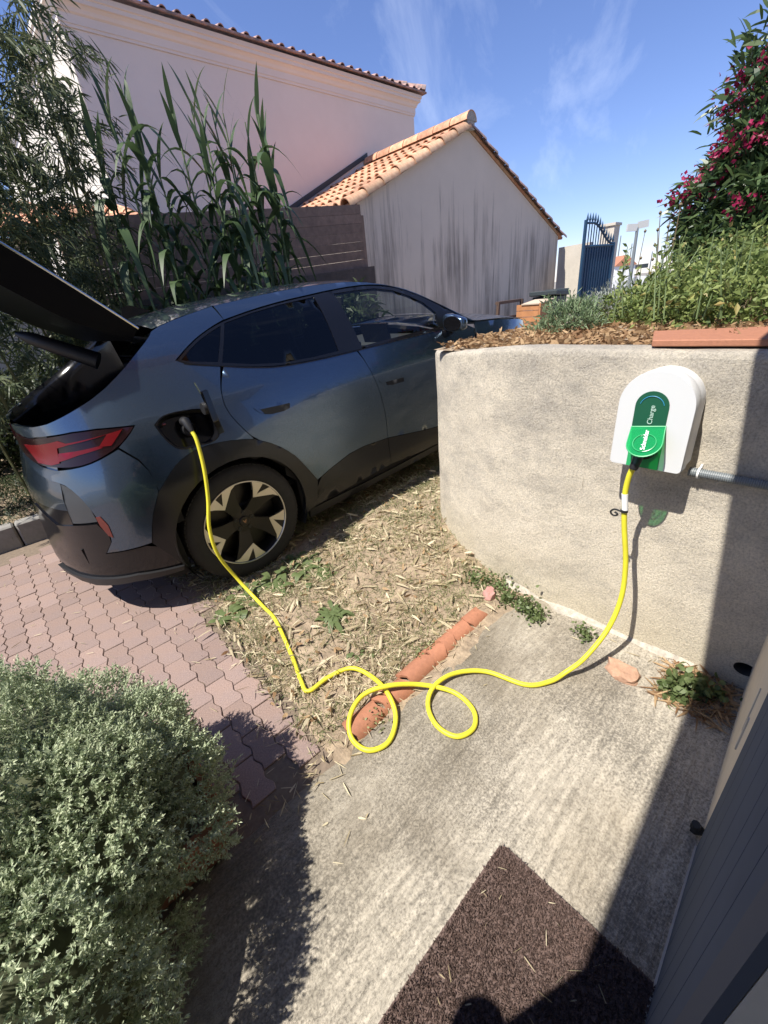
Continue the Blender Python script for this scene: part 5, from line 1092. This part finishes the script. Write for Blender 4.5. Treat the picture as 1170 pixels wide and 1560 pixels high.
# dried flower stalks
for i, (px, py, dd) in enumerate(((1006, 324, 3.4), (1018, 345, 3.5), (1002, 350, 3.6), (1037, 312, 3.2), (983, 352, 3.9), (1026, 372, 3.3))):
    p = at_d(px, py, dd); mb = MB(); q = np.array([p[0]+rng.uniform(-.05, .05), p[1]+rng.uniform(-.05, .05), 1.27]); mid = (p+q)/2+rng.normal(size=3)*.012
    mb.tube([q, mid, p], [.004, .003, .002], 5)
    for zz in (0, -.16): mb.tube([p+np.array([0, 0, zz-.010]), p+np.array([0, 0, zz]), p+np.array([0, 0, zz+.010])], [.003, .010, .003], 6)
    tag(mb.build('flower_stalk', M_bark), ['dried flower stalk tallest left of the pair against the sky, mid garden', 'shorter dried stalk leaning just right of the tallest mid-garden stalk', 'dried stalk just left of the tallest mid-garden stalk', 'dried stalk nearest the oleander, highest of all', 'dried stalk nearest the floodlight mast', 'short dried stalk among the shoots left of the oleander'][i], 'plant stalk', 'dried flower stalks above the shrubs')
n = 90; P = np.stack([rng.uniform(1.5, 2.9, n), rng.uniform(-3.2, -2.1, n), np.full(n, 1.3)], 1); r = empty('mint_shoots', (2.2, -2.6, 1.27), label='upright leafy shoots standing out above the shrub tops', cat='plant')
mb = MB(); lv = []
for q in P:
    h = rng.uniform(.22, .36); e = q+np.array([rng.normal()*.05, rng.normal()*.05, h]); mb.tube([q, e], [.004, .002], 4)
    for t in np.linspace(.35, 1, 12): lv.append(q+(e-q)*t)
mb.build('stems', M_reed, r, world=True)['kind'] = 'stuff'; lv = np.array(lv); leaves('foliage', L_gard, r, lv, rdir(len(lv), .3), .035, .016)
# leaf litter on the garden edge
n = 5200; x = 1.0+rng.uniform(0, 1, n)**1.2*.95; y = rng.uniform(-3.4, -1.58, n); P = np.stack([x, y, gsoil(x, y)+.0+rng.uniform(0, .022, n)], 1); D = rdir(n); D[:, 2] *= .35
tag(leaves('leaf_litter', L_brown, None, P, D, rng.uniform(.02, .05, n), rng.uniform(.008, .018, n), world=False, segs=3, fold=.4), kind='stuff')
# --- reeds behind the car
GRP = 'giant reeds along the boundary behind the car'
def reed_leaf(Ln, Wd, droop, m):
    V, F = leaf_arrays(np.zeros((1, 3)), np.array([[math.cos(.95), 0, math.sin(.95)]]), Ln, Wd, droop, 9, .22, np.array([[0, 0, 1.]])); 
    return mesh('leaf', V, F, True)
RLM = []
for i in range(14): me = reed_leaf(rng.uniform(.50, .80), rng.uniform(.060, .090), rng.uniform(.35, 1.3), L_reed); me.materials.append(L_reed); RLM.append(me)
RUP = []
for i in range(4): me = reed_leaf(rng.uniform(.38, .52), rng.uniform(.040, .055), rng.uniform(.05, .5), L_reed); me.materials.append(L_reed); RUP.append(me)
tops = [(160, 150, 1.35), (186, 120, 1.5), (205, 170, 1.3), (148, 210, 1.45), (262, 165, 1.4), (283, 150, 1.5), (300, 165, 1.3), (322, 160, 1.45), (340, 165, 1.55), (350, 210, 1.35), (372, 178, 1.45), (392, 165, 1.5), (400, 215, 1.35), (312, 230, 1.3), (240, 240, 1.6), (380, 250, 1.6), (280, 255, 1.65), (345, 270, 1.7), (215, 280, 1.7), (408, 262, 1.5)]
_o = sorted(range(len(tops)), key=lambda i: tops[i][0]); ORD = ['leftmost', 'second', 'third', 'fourth', 'fifth', 'sixth', 'seventh', 'eighth', 'ninth', 'tenth', 'eleventh', 'twelfth', 'thirteenth', 'fourteenth', 'fifteenth', 'sixteenth', 'seventeenth', 'eighteenth', 'nineteenth']
RLAB = [''] * len(tops)
for k_, i_ in enumerate(_o):
    how = 'tall' if tops[i_][1] < 175 else ('medium' if tops[i_][1] < 235 else 'short')
    back = 'beside the bamboo' if tops[i_][0] < 170 else ('against the pink wall' if tops[i_][1] < 235 else 'before the plank fence')
    pl = 'leftmost' if k_ == 0 else ('rightmost' if k_ == len(tops)-1 else ORD[k_]+' from the left')
    RLAB[i_] = f'{how} giant reed {back}, top {pl} in the row'
for i, (px, py, Y) in enumerate(tops):
    p = at_y(px+rng.uniform(-4, 4), py+8, Y); b0 = np.array([p[0]+.04*(p[0]-.8)+rng.uniform(-.08, .08), Y+rng.uniform(-.1, .1), .25]); H = p-b0
    r = empty('giant_reed', tuple(b0), label=RLAB[i], cat='reed', group=GRP)
    mb = MB(); mb.tube([b0+H*t+np.array([.02*math.sin(3*t+i), 0, 0]) for t in np.linspace(0, 1, 8)], [.014, .014, .013, .012, .011, .010, .008, .005], 7); mb.build('stalk', M_reed, r, smooth=True, world=True)
    ang = rng.uniform(0, 6.28); nl_ = 16
    for k in range(nl_):
        t = .34+.66*k/(nl_-1); q = b0+H*t+np.array([.02*math.sin(3*t+i), 0, 0]); ang += math.pi+rng.uniform(-.6, .6); me = RUP[k % 4] if k > nl_-4 else RLM[rng.integers(14)]
        o = bpy.data.objects.new('leaf', me); C.objects.link(o); o.parent = r; o.location = Vector(q)-Vector(b0); tilt = rng.uniform(-.5, -.2) if k > nl_-4 else rng.uniform(-.35, .15)
        o.rotation_euler = (0, tilt, ang); s_ = rng.uniform(.8, 1.15)*(1 if k < nl_-1 else .8); o.scale = (s_, s_, s_)
# undergrowth behind the car (dense, dark)
def strip_mass(name, lab, cat, m, x0, x1, y0, y1, z0, z1, n, L0, W0, stuff=False):
    P = np.stack([rng.uniform(x0, x1, n), rng.uniform(y0, y1, n), z0+(z1-z0)*rng.uniform(0, 1, n)], 1); P[:, 2] *= 1-.25*vnoise(P[:, 0], P[:, 1], 2.5, 7); D = rdir(n, .1)
    o = leaves(name, m, None, P, D, L0*rng.uniform(.6, 1.2, n), W0, droop=.2, segs=3, world=False); tag(o, lab, cat, kind='stuff'); return o
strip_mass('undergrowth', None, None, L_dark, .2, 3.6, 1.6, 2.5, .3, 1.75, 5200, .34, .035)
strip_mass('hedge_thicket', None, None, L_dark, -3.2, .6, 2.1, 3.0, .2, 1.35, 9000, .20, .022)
# --- bamboo on the left
BB = empty('bamboo_clump', (-.6, 1.9, .3), label='tall bamboo clump with thin culms and fine drooping leaves at the left edge', cat='bamboo')
cul = [(10, 0, 1.7), (-20, 150, 1.6), (45, 20, 2.0), (75, 0, 1.8), (60, 240, 1.7), (25, 300, 1.9), (98, 190, 2.2), (-60, 100, 1.8), (-40, 300, 1.6), (-130, 60, 1.5), (-220, 150, 1.3), (-330, 80, 1.45), (-180, 250, 1.15), (-430, 160, 1.2), (-560, 100, 1.4)]
br = []; mbt = None
for i, (px, py, Y) in enumerate(cul):
    p = at_y(px, py, Y); p = p+np.array([0, 0, .5]); b0 = np.array([p[0]*.75-.12+rng.uniform(-.2, .2), Y+rng.uniform(-.1, .1), .25]); q = [b0+(p-b0)*t+np.array([.08*math.sin(2.4*t+i)*t, .04*math.cos(2*t+i), 0]) for t in np.linspace(0, 1, 24)]
    mb = MB(); rr = [.011*(1-.6*j/24)+(.003 if j % 2 else 0) for j in range(24)]; mb.tube(q, rr, 7); mb.build('culm', M_culm, BB, smooth=True, world=True)
    for j in range(5, 24):
        for _ in range(4):
            d = rdir(1, .15)[0]; d[2] = abs(d[2])*.6; br.append((q[j], d, rng.uniform(.22, .6)))
LP_, LD_ = [], []
bt2 = MB()
for (q, d, l) in br:
    e = q+d*l; e[2] -= l*.25; bt2.tube([q, q+d*l*.5, e], [.0028, .0018, .001], 4, cap=False)
    for t in (.35, .55, .7, .8, .9, 1.0):
        c = q+(e-q)*t
        for _ in range(3): LP_.append(c+rng.normal(size=3)*.012); LD_.append(nrm(d*.7+rng.normal(size=3)*.45+np.array([0, 0, -.75])))
o = bt2.build('twigs', M_culm, BB, world=True); o['kind'] = 'stuff'
LP_, LD_ = np.array(LP_), np.array(LD_); leaves('foliage', L_bam, BB, LP_, LD_, rng.uniform(.07, .13, len(LP_)), rng.uniform(.010, .015, len(LP_)), droop=.06, segs=3, fold=.2)
# grass on the bank
n = 9000; x = rng.uniform(-3.2, .3, n); y = rng.uniform(1.16, 2.1, n); P = np.stack([x, y, .14+.16*sst(1.1, 1.8, y)+.05*vnoise(x, y, 4)], 1); D = rdir(n, 1.2)
tag(leaves('bank_grass', L_dark, None, P, D, rng.uniform(.08, .26, n), .006, droop=.7, segs=3, world=False), kind='stuff')
# --- soil bed: dry litter, grass, weeds
def bedpts(n, x0=-.5, x1=2.4, y0=-2.2, y1=-.4):
    x = rng.uniform(x0, x1, n); y = rng.uniform(y0, y1, n); lim = -.42-.10*np.clip((-y-1)/1.2, 0, 1)+rng.normal(size=n)*.03
    wx = np.interp(y, wp[::-1][:, 1][-46:], wp[::-1][:, 0][-46:]) if False else .84+np.interp(y, [-2.3, -1.94, -1.62, -1.42, -1.38], [0, .05, .15, .33, 9])
    k = (x > lim) & (x < wx-.0); x, y = x[k], y[k]; k = (y > -2.16) | (rng.uniform(size=len(x)) < .25); return x[k], y[k]
x, y = bedpts(26000); k = .6*vnoise(x, y, 3.2, 5)+.4*vnoise(x, y, 9, 2)+rng.uniform(-.16, .16, len(x)) > .51; x, y = x[k], y[k]; n = len(x); D = rdir(n); D[:, 2] = np.abs(D[:, 2])*.22
tag(leaves('straw_litter', L_straw, None, np.stack([x, y, soil_z(x, y)+rng.uniform(.004, .022, n)], 1), D, rng.uniform(.015, .055, n), rng.uniform(.002, .005, n), segs=3, droop=.06, world=False), kind='stuff')
x, y = bedpts(1100); n = len(x); D = rdir(n); D[:, 2] = np.abs(D[:, 2])*.15
tag(leaves('dry_bamboo_leaves', L_straw, None, np.stack([x, y, soil_z(x, y)+.018], 1), D, rng.uniform(.05, .10, n), rng.uniform(.009, .014, n), segs=4, droop=.05, fold=.35, world=False), kind='stuff')
x, y = bedpts(42000); k = .65*vnoise(x, y, 4.5, 9)+.35*vnoise(x, y, 12, 3)+rng.uniform(-.2, .2, len(x)) > .38; x, y = x[k], y[k]; n = len(x); D = rdir(n, .9)
tag(leaves('short_grass', L_grass, None, np.stack([x, y, soil_z(x, y)], 1), D, rng.uniform(.015, .055, n), .0034, segs=2, world=False), kind='stuff')
x, y = bedpts(1500); nC = len(x); u4 = np.array([[1, 0, -.6], [-.6, .9, -.6], [-.6, -.9, -.6], [0, 0, 1.]]); sC = rng.uniform(.003, .011, (nC, 1, 1)); ang = rng.uniform(0, 6.28, nC); ca, sa = np.cos(ang), np.sin(ang)
Vc = u4[None]*sC*rng.uniform(.7, 1.3, (nC, 4, 3)); Vc = np.stack([Vc[..., 0]*ca[:, None]-Vc[..., 1]*sa[:, None]+x[:, None], Vc[..., 0]*sa[:, None]+Vc[..., 1]*ca[:, None]+y[:, None], Vc[..., 2]+soil_z(x, y)[:, None]+.002], -1).reshape(-1, 3); iC = np.arange(nC)*4
tag(link('soil_clods', mesh('soil_clods', Vc, np.concatenate([np.stack([iC, iC+1, iC+3], 1), np.stack([iC+1, iC+2, iC+3], 1), np.stack([iC+2, iC, iC+3], 1)])), mat('clod', (.24, .18, .125), .95, vary=('i', .3))), kind='stuff')
x, y = bedpts(420); nC = len(x); D = rdir(nC); D[:, 2] = np.abs(D[:, 2])*.2
tag(leaves('fallen_brown_leaves', L_brown, None, np.stack([x, y, soil_z(x, y)+.016], 1), D, rng.uniform(.02, .05, nC), rng.uniform(.010, .018, nC), segs=3, fold=.4, world=False), kind='stuff')
# scattered straw on paving, terrace and mat
def scat(name, m, n, x0, x1, y0, y1, z, L0, L1, W0, W1, dens_=None):
    x = rng.uniform(x0, x1, n); y = rng.uniform(y0, y1, n)
    if dens_ is not None: k = dens_(x, y) > rng.uniform(size=n); x, y = x[k], y[k]; n = len(x)
    D = rdir(n); D[:, 2] = np.abs(D[:, 2])*.08; tag(leaves(name, m, None, np.stack([x, y, x*0+z], 1), D, rng.uniform(L0, L1, n), rng.uniform(W0, W1, n), segs=3, fold=.3, world=False), kind='stuff')
scat('paving_straw', L_straw, 1500, -1.6, -.4, -2.2, .6, .014, .015, .06, .0015, .004, lambda x, y: .12+.8*(x > -.62)*vnoise(x, y, 5)+.5*(y < -2.0))
scat('terrace_straw', L_straw, 1900, -.9, .84, -3.2, -2.2, .019, .015, .06, .002, .006, lambda x, y: .006+.9*np.exp(-((y+2.25)/.05)**2)+.6*np.exp(-((x-.82)/.10)**2)*(y < -2.85)+.15*np.exp(-((x+.5)/.08)**2)*(y > -2.5))
scat('mat_straw', L_straw, 60, -.95, -.28, -3.2, -2.86, .033, .008, .036, .0010, .0022)
scat('corner_litter', L_brown, 420, .58, .83, -3.2, -2.98, .022, .03, .085, .005, .010)
# weeds
def weed(px, py, lab, n, L0, W0, spread=.02, up=.35, m=None, z=None, cat='weed', droop=.5, grp=None):
    p = at_z(px, py, .02); z_ = float(soil_z(p[0], p[1])) if z is None else z
    r = empty('weed', (p[0], p[1], z_), label=lab, cat=cat, group=grp)
    for i in range(n):
        a = 6.283*i/n*1.618*3; D = nrm(np.array([math.cos(a), math.sin(a), up+rng.uniform(0, .5)])); V, F = leaf_arrays(np.array([[p[0]+rng.normal()*spread, p[1]+rng.normal()*spread, z_+.004]]), D[None], L0*rng.uniform(.65, 1.15), W0*rng.uniform(.8, 1.2), droop, 5, .25, np.array([[0, 0, 1.]])); link('leaf', mesh('leaf', V, F, True), m or L_weed, r, True)
weed(510, 938, 'spiky green strap-leaved weed tuft alone in the middle of the soil bed', 40, .21, .021, .02, .7, L_weed, droop=.75)
weed(372, 905, 'broad-leaved green weed at the paving edge nearest the yellow cable', 26, .12, .042, .05, .3)
weed(345, 935, 'flat green weed rosette spreading over the pavers left of the cable', 24, .125, .036, .04, .1, z=.014)
weed(415, 895, 'green weed right of the cable below the rear wheel', 20, .10, .036, .04, .4)
weed(455, 865, 'pale broad-leaved weed clump by the rear tyre', 34, .11, .042, .08, .6, L_weed)
weed(485, 878, 'small leafy weed just right of the rear tyre clump', 18, .09, .034, .04, .4)
weed(540, 1000, 'small dark green weed beside the terracotta edging', 9, .04, .018, .03, .3)
def creeper(name, pts_, lab, n, L0, W0, m, h=.03):
    P = []
    for (px, py, s) in pts_:
        p = at_z(px, py, .02); P.append(np.array([p[0], p[1], .012])+rng.normal(size=(n, 3))*np.array([s, s, 0])+np.array([0, 0, 1])*np.abs(rng.normal(size=(n, 1)))*h)
    P = np.concatenate(P); k = P[:, 0] < .835+np.interp(P[:, 1], [-2.3, -1.94, -1.62], [0, .05, .15]); P = P[k]
    r = empty(name, tuple(P.mean(0)), label=lab, cat='weed'); leaves('foliage', m, r, P, rdir(len(P), .4), L0*rng.uniform(.7, 1.2, len(P)), W0, segs=3, fold=.2)
creeper('creeping_weed', [(730, 885, .04), (760, 895, .045), (775, 915, .03), (800, 925, .03), (815, 940, .025)], 'low creeping green weed at the foot of the curved wall near the far edging tile', 170, .018, .013, L_weed)
creeper('creeping_weed', [(885, 965, .018), (895, 972, .015)], 'tiny weed at the wall foot above the brown stone', 60, .016, .012, L_weed)
creeper('creeping_weed', [(1020, 1050, .022), (1030, 1062, .02), (1050, 1045, .03), (1070, 1055, .035)], 'leafy green weed in the shaded corner below the drain hole', 110, .028, .020, L_weed, .035)
creeper('creeping_weed', [(570, 1098, .025), (640, 1000, .02), (655, 985, .02)], 'sparse weeds growing between the edging tiles and the terrace', 60, .012, .008, L_grass, .02)
creeper('creeping_weed', [(650, 745, .05), (660, 790, .04), (640, 800, .05), (670, 830, .04)], 'dull green weeds against the left foot of the curved wall', 120, .022, .010, L_grass, .05)
p = at_z(666, 815, .1); mb = MB(); mb.tube([p+np.array([0, 0, -.05]), p], .0015, 5); mb.build
r = empty('dandelion', tuple(p), label='single tiny yellow flower at the left foot of the curved wall', cat='flower'); link_ = mb.build('stem', M_reed, r, world=True); leaves('petals', mat('petal_yellow', (.85, .6, .02), .6), r, np.tile(p, (14, 1)), rdir(14, .6), .010, .005, stuff=False)

# ================================================================== the photographer, beside and behind the camera: only the head's shadow reaches the picture
PE = empty('person', (-1.59, -3.06, .012), label='person in dark shirt holding up a phone, seen as the rounded shadow on the mat', cat='person')
def skin(name, V, Ed, Rr, m, sub=2):
    me = bpy.data.meshes.new(name); me.from_pydata([tuple(v) for v in V], Ed, []); o = link(name, me, m, PE)
    o.modifiers.new('skin', 'SKIN'); sv = me.skin_vertices[0].data
    for i, r_ in enumerate(Rr): sv[i].radius = (r_, r_) if not hasattr(r_, '__len__') else r_
    sv[0].use_root = True; o.modifiers.new('sub', 'SUBSURF').levels = sub; o.modifiers['sub'].render_levels = sub
    for md in o.modifiers:
        if md.type == 'SKIN': md.use_smooth_shade = True
    return o
F_ = Vector((.80, -.38, 0)).normalized(); S_ = Vector((-F_.y, F_.x, 0)); U_ = Vector((0, 0, 1))
def P3(f, s_, z): return F_*f+S_*s_+U_*z
V = [P3(0, 0, .92), P3(0, 0, 1.10), P3(.01, 0, 1.30), P3(.02, 0, 1.42), P3(.04, 0, 1.50), P3(.06, 0, 1.58), P3(.065, 0, 1.66)]; Rr = [(.15, .12), (.14, .11), (.17, .12), (.10, .08), .055, (.075, .09), .065]
Ed = [(i, i+1) for i in range(6)]
ph = Vector((-.888, -3.18, 1.50))-Vector((-1.59, -3.06, .012))-Vector((CF[0], CF[1], CF[2]))*.05
for s_ in (-1, 1):
    b = len(V); V += [P3(0, .10*s_, .86), P3(.02, .11*s_, .48), P3(-.01, .12*s_, .10), P3(.14, .13*s_, .035)]; Rr += [.085, .06, .042, .035]; Ed += [(0, b), (b, b+1), (b+1, b+2), (b+2, b+3)]
    b = len(V); hand = ph+Vector(CR)*(.085*s_)*-1+Vector((0, 0, -.03)); V += [P3(.02, .19*s_, 1.40), P3(.16, .19*s_, 1.18), hand-F_*.08]; Rr += [.055, .042, .032]; Ed += [(3, b), (b, b+1), (b+1, b+2)]
    for k in range(5):
        c = len(V); d_ = Vector((0, 0, 1))*(.03-.018*k); V += [hand-F_*.03+d_, hand+Vector(CR)*(.03*s_)+d_-F_*.005]; Rr += [.009, .008]; Ed += [(b+2, c), (c, c+1)]
skin('body', V, Ed, Rr, mat('skin', (.45, .28, .20), .6))
sh = [P3(0, 0, .95), P3(0, 0, 1.12), P3(.01, 0, 1.30), P3(.02, 0, 1.41), P3(.02, .19, 1.40), P3(.10, .22, 1.29), P3(.02, -.19, 1.40), P3(.10, -.22, 1.29)]
skin('shirt', sh, [(0, 1), (1, 2), (2, 3), (3, 4), (4, 5), (3, 6), (6, 7)], [(.165, .135), (.155, .125), (.185, .135), (.12, .095), .07, .06, .07, .06], mat('shirt_navy', (.03, .04, .07), .9))
tr = [P3(0, 0, .93), P3(0, .10, .84), P3(.02, .11, .48), P3(-.01, .12, .14), P3(0, -.10, .84), P3(.02, -.11, .48), P3(-.01, -.12, .14)]
skin('trousers', tr, [(0, 1), (1, 2), (2, 3), (0, 4), (4, 5), (5, 6)], [(.16, .13), .10, .075, .06, .10, .075, .06], mat('denim', (.05, .07, .12), .9))
mb = MB(); mb.lathe([(0, .105), (.05, .095), (.085, .05), (.094, 0), (.085, -.04), (.06, -.07)], tuple(P3(.045, 0, 1.655)), 'z', 20); mb.build('hair', mat('hair_brown', (.05, .03, .02), .8), PE, smooth=True)
mb = MB(); q = ph-Vector(CF)*.006; V8 = [q+Vector(CR)*a*.04+Vector(CU)*b_*.078-Vector(CF)*c_ for a in (-1, 1) for b_ in (-1, 1) for c_ in (0, .008)]; mb.add(V8, [(0, 1, 3, 2), (4, 6, 7, 5), (0, 4, 5, 1), (2, 3, 7, 6), (0, 2, 6, 4), (1, 5, 7, 3)])
po = mb.build('phone', M_black, None); po.location = PE.location; tag(po, 'black phone held up in both hands by the person standing at the doorway', 'phone')
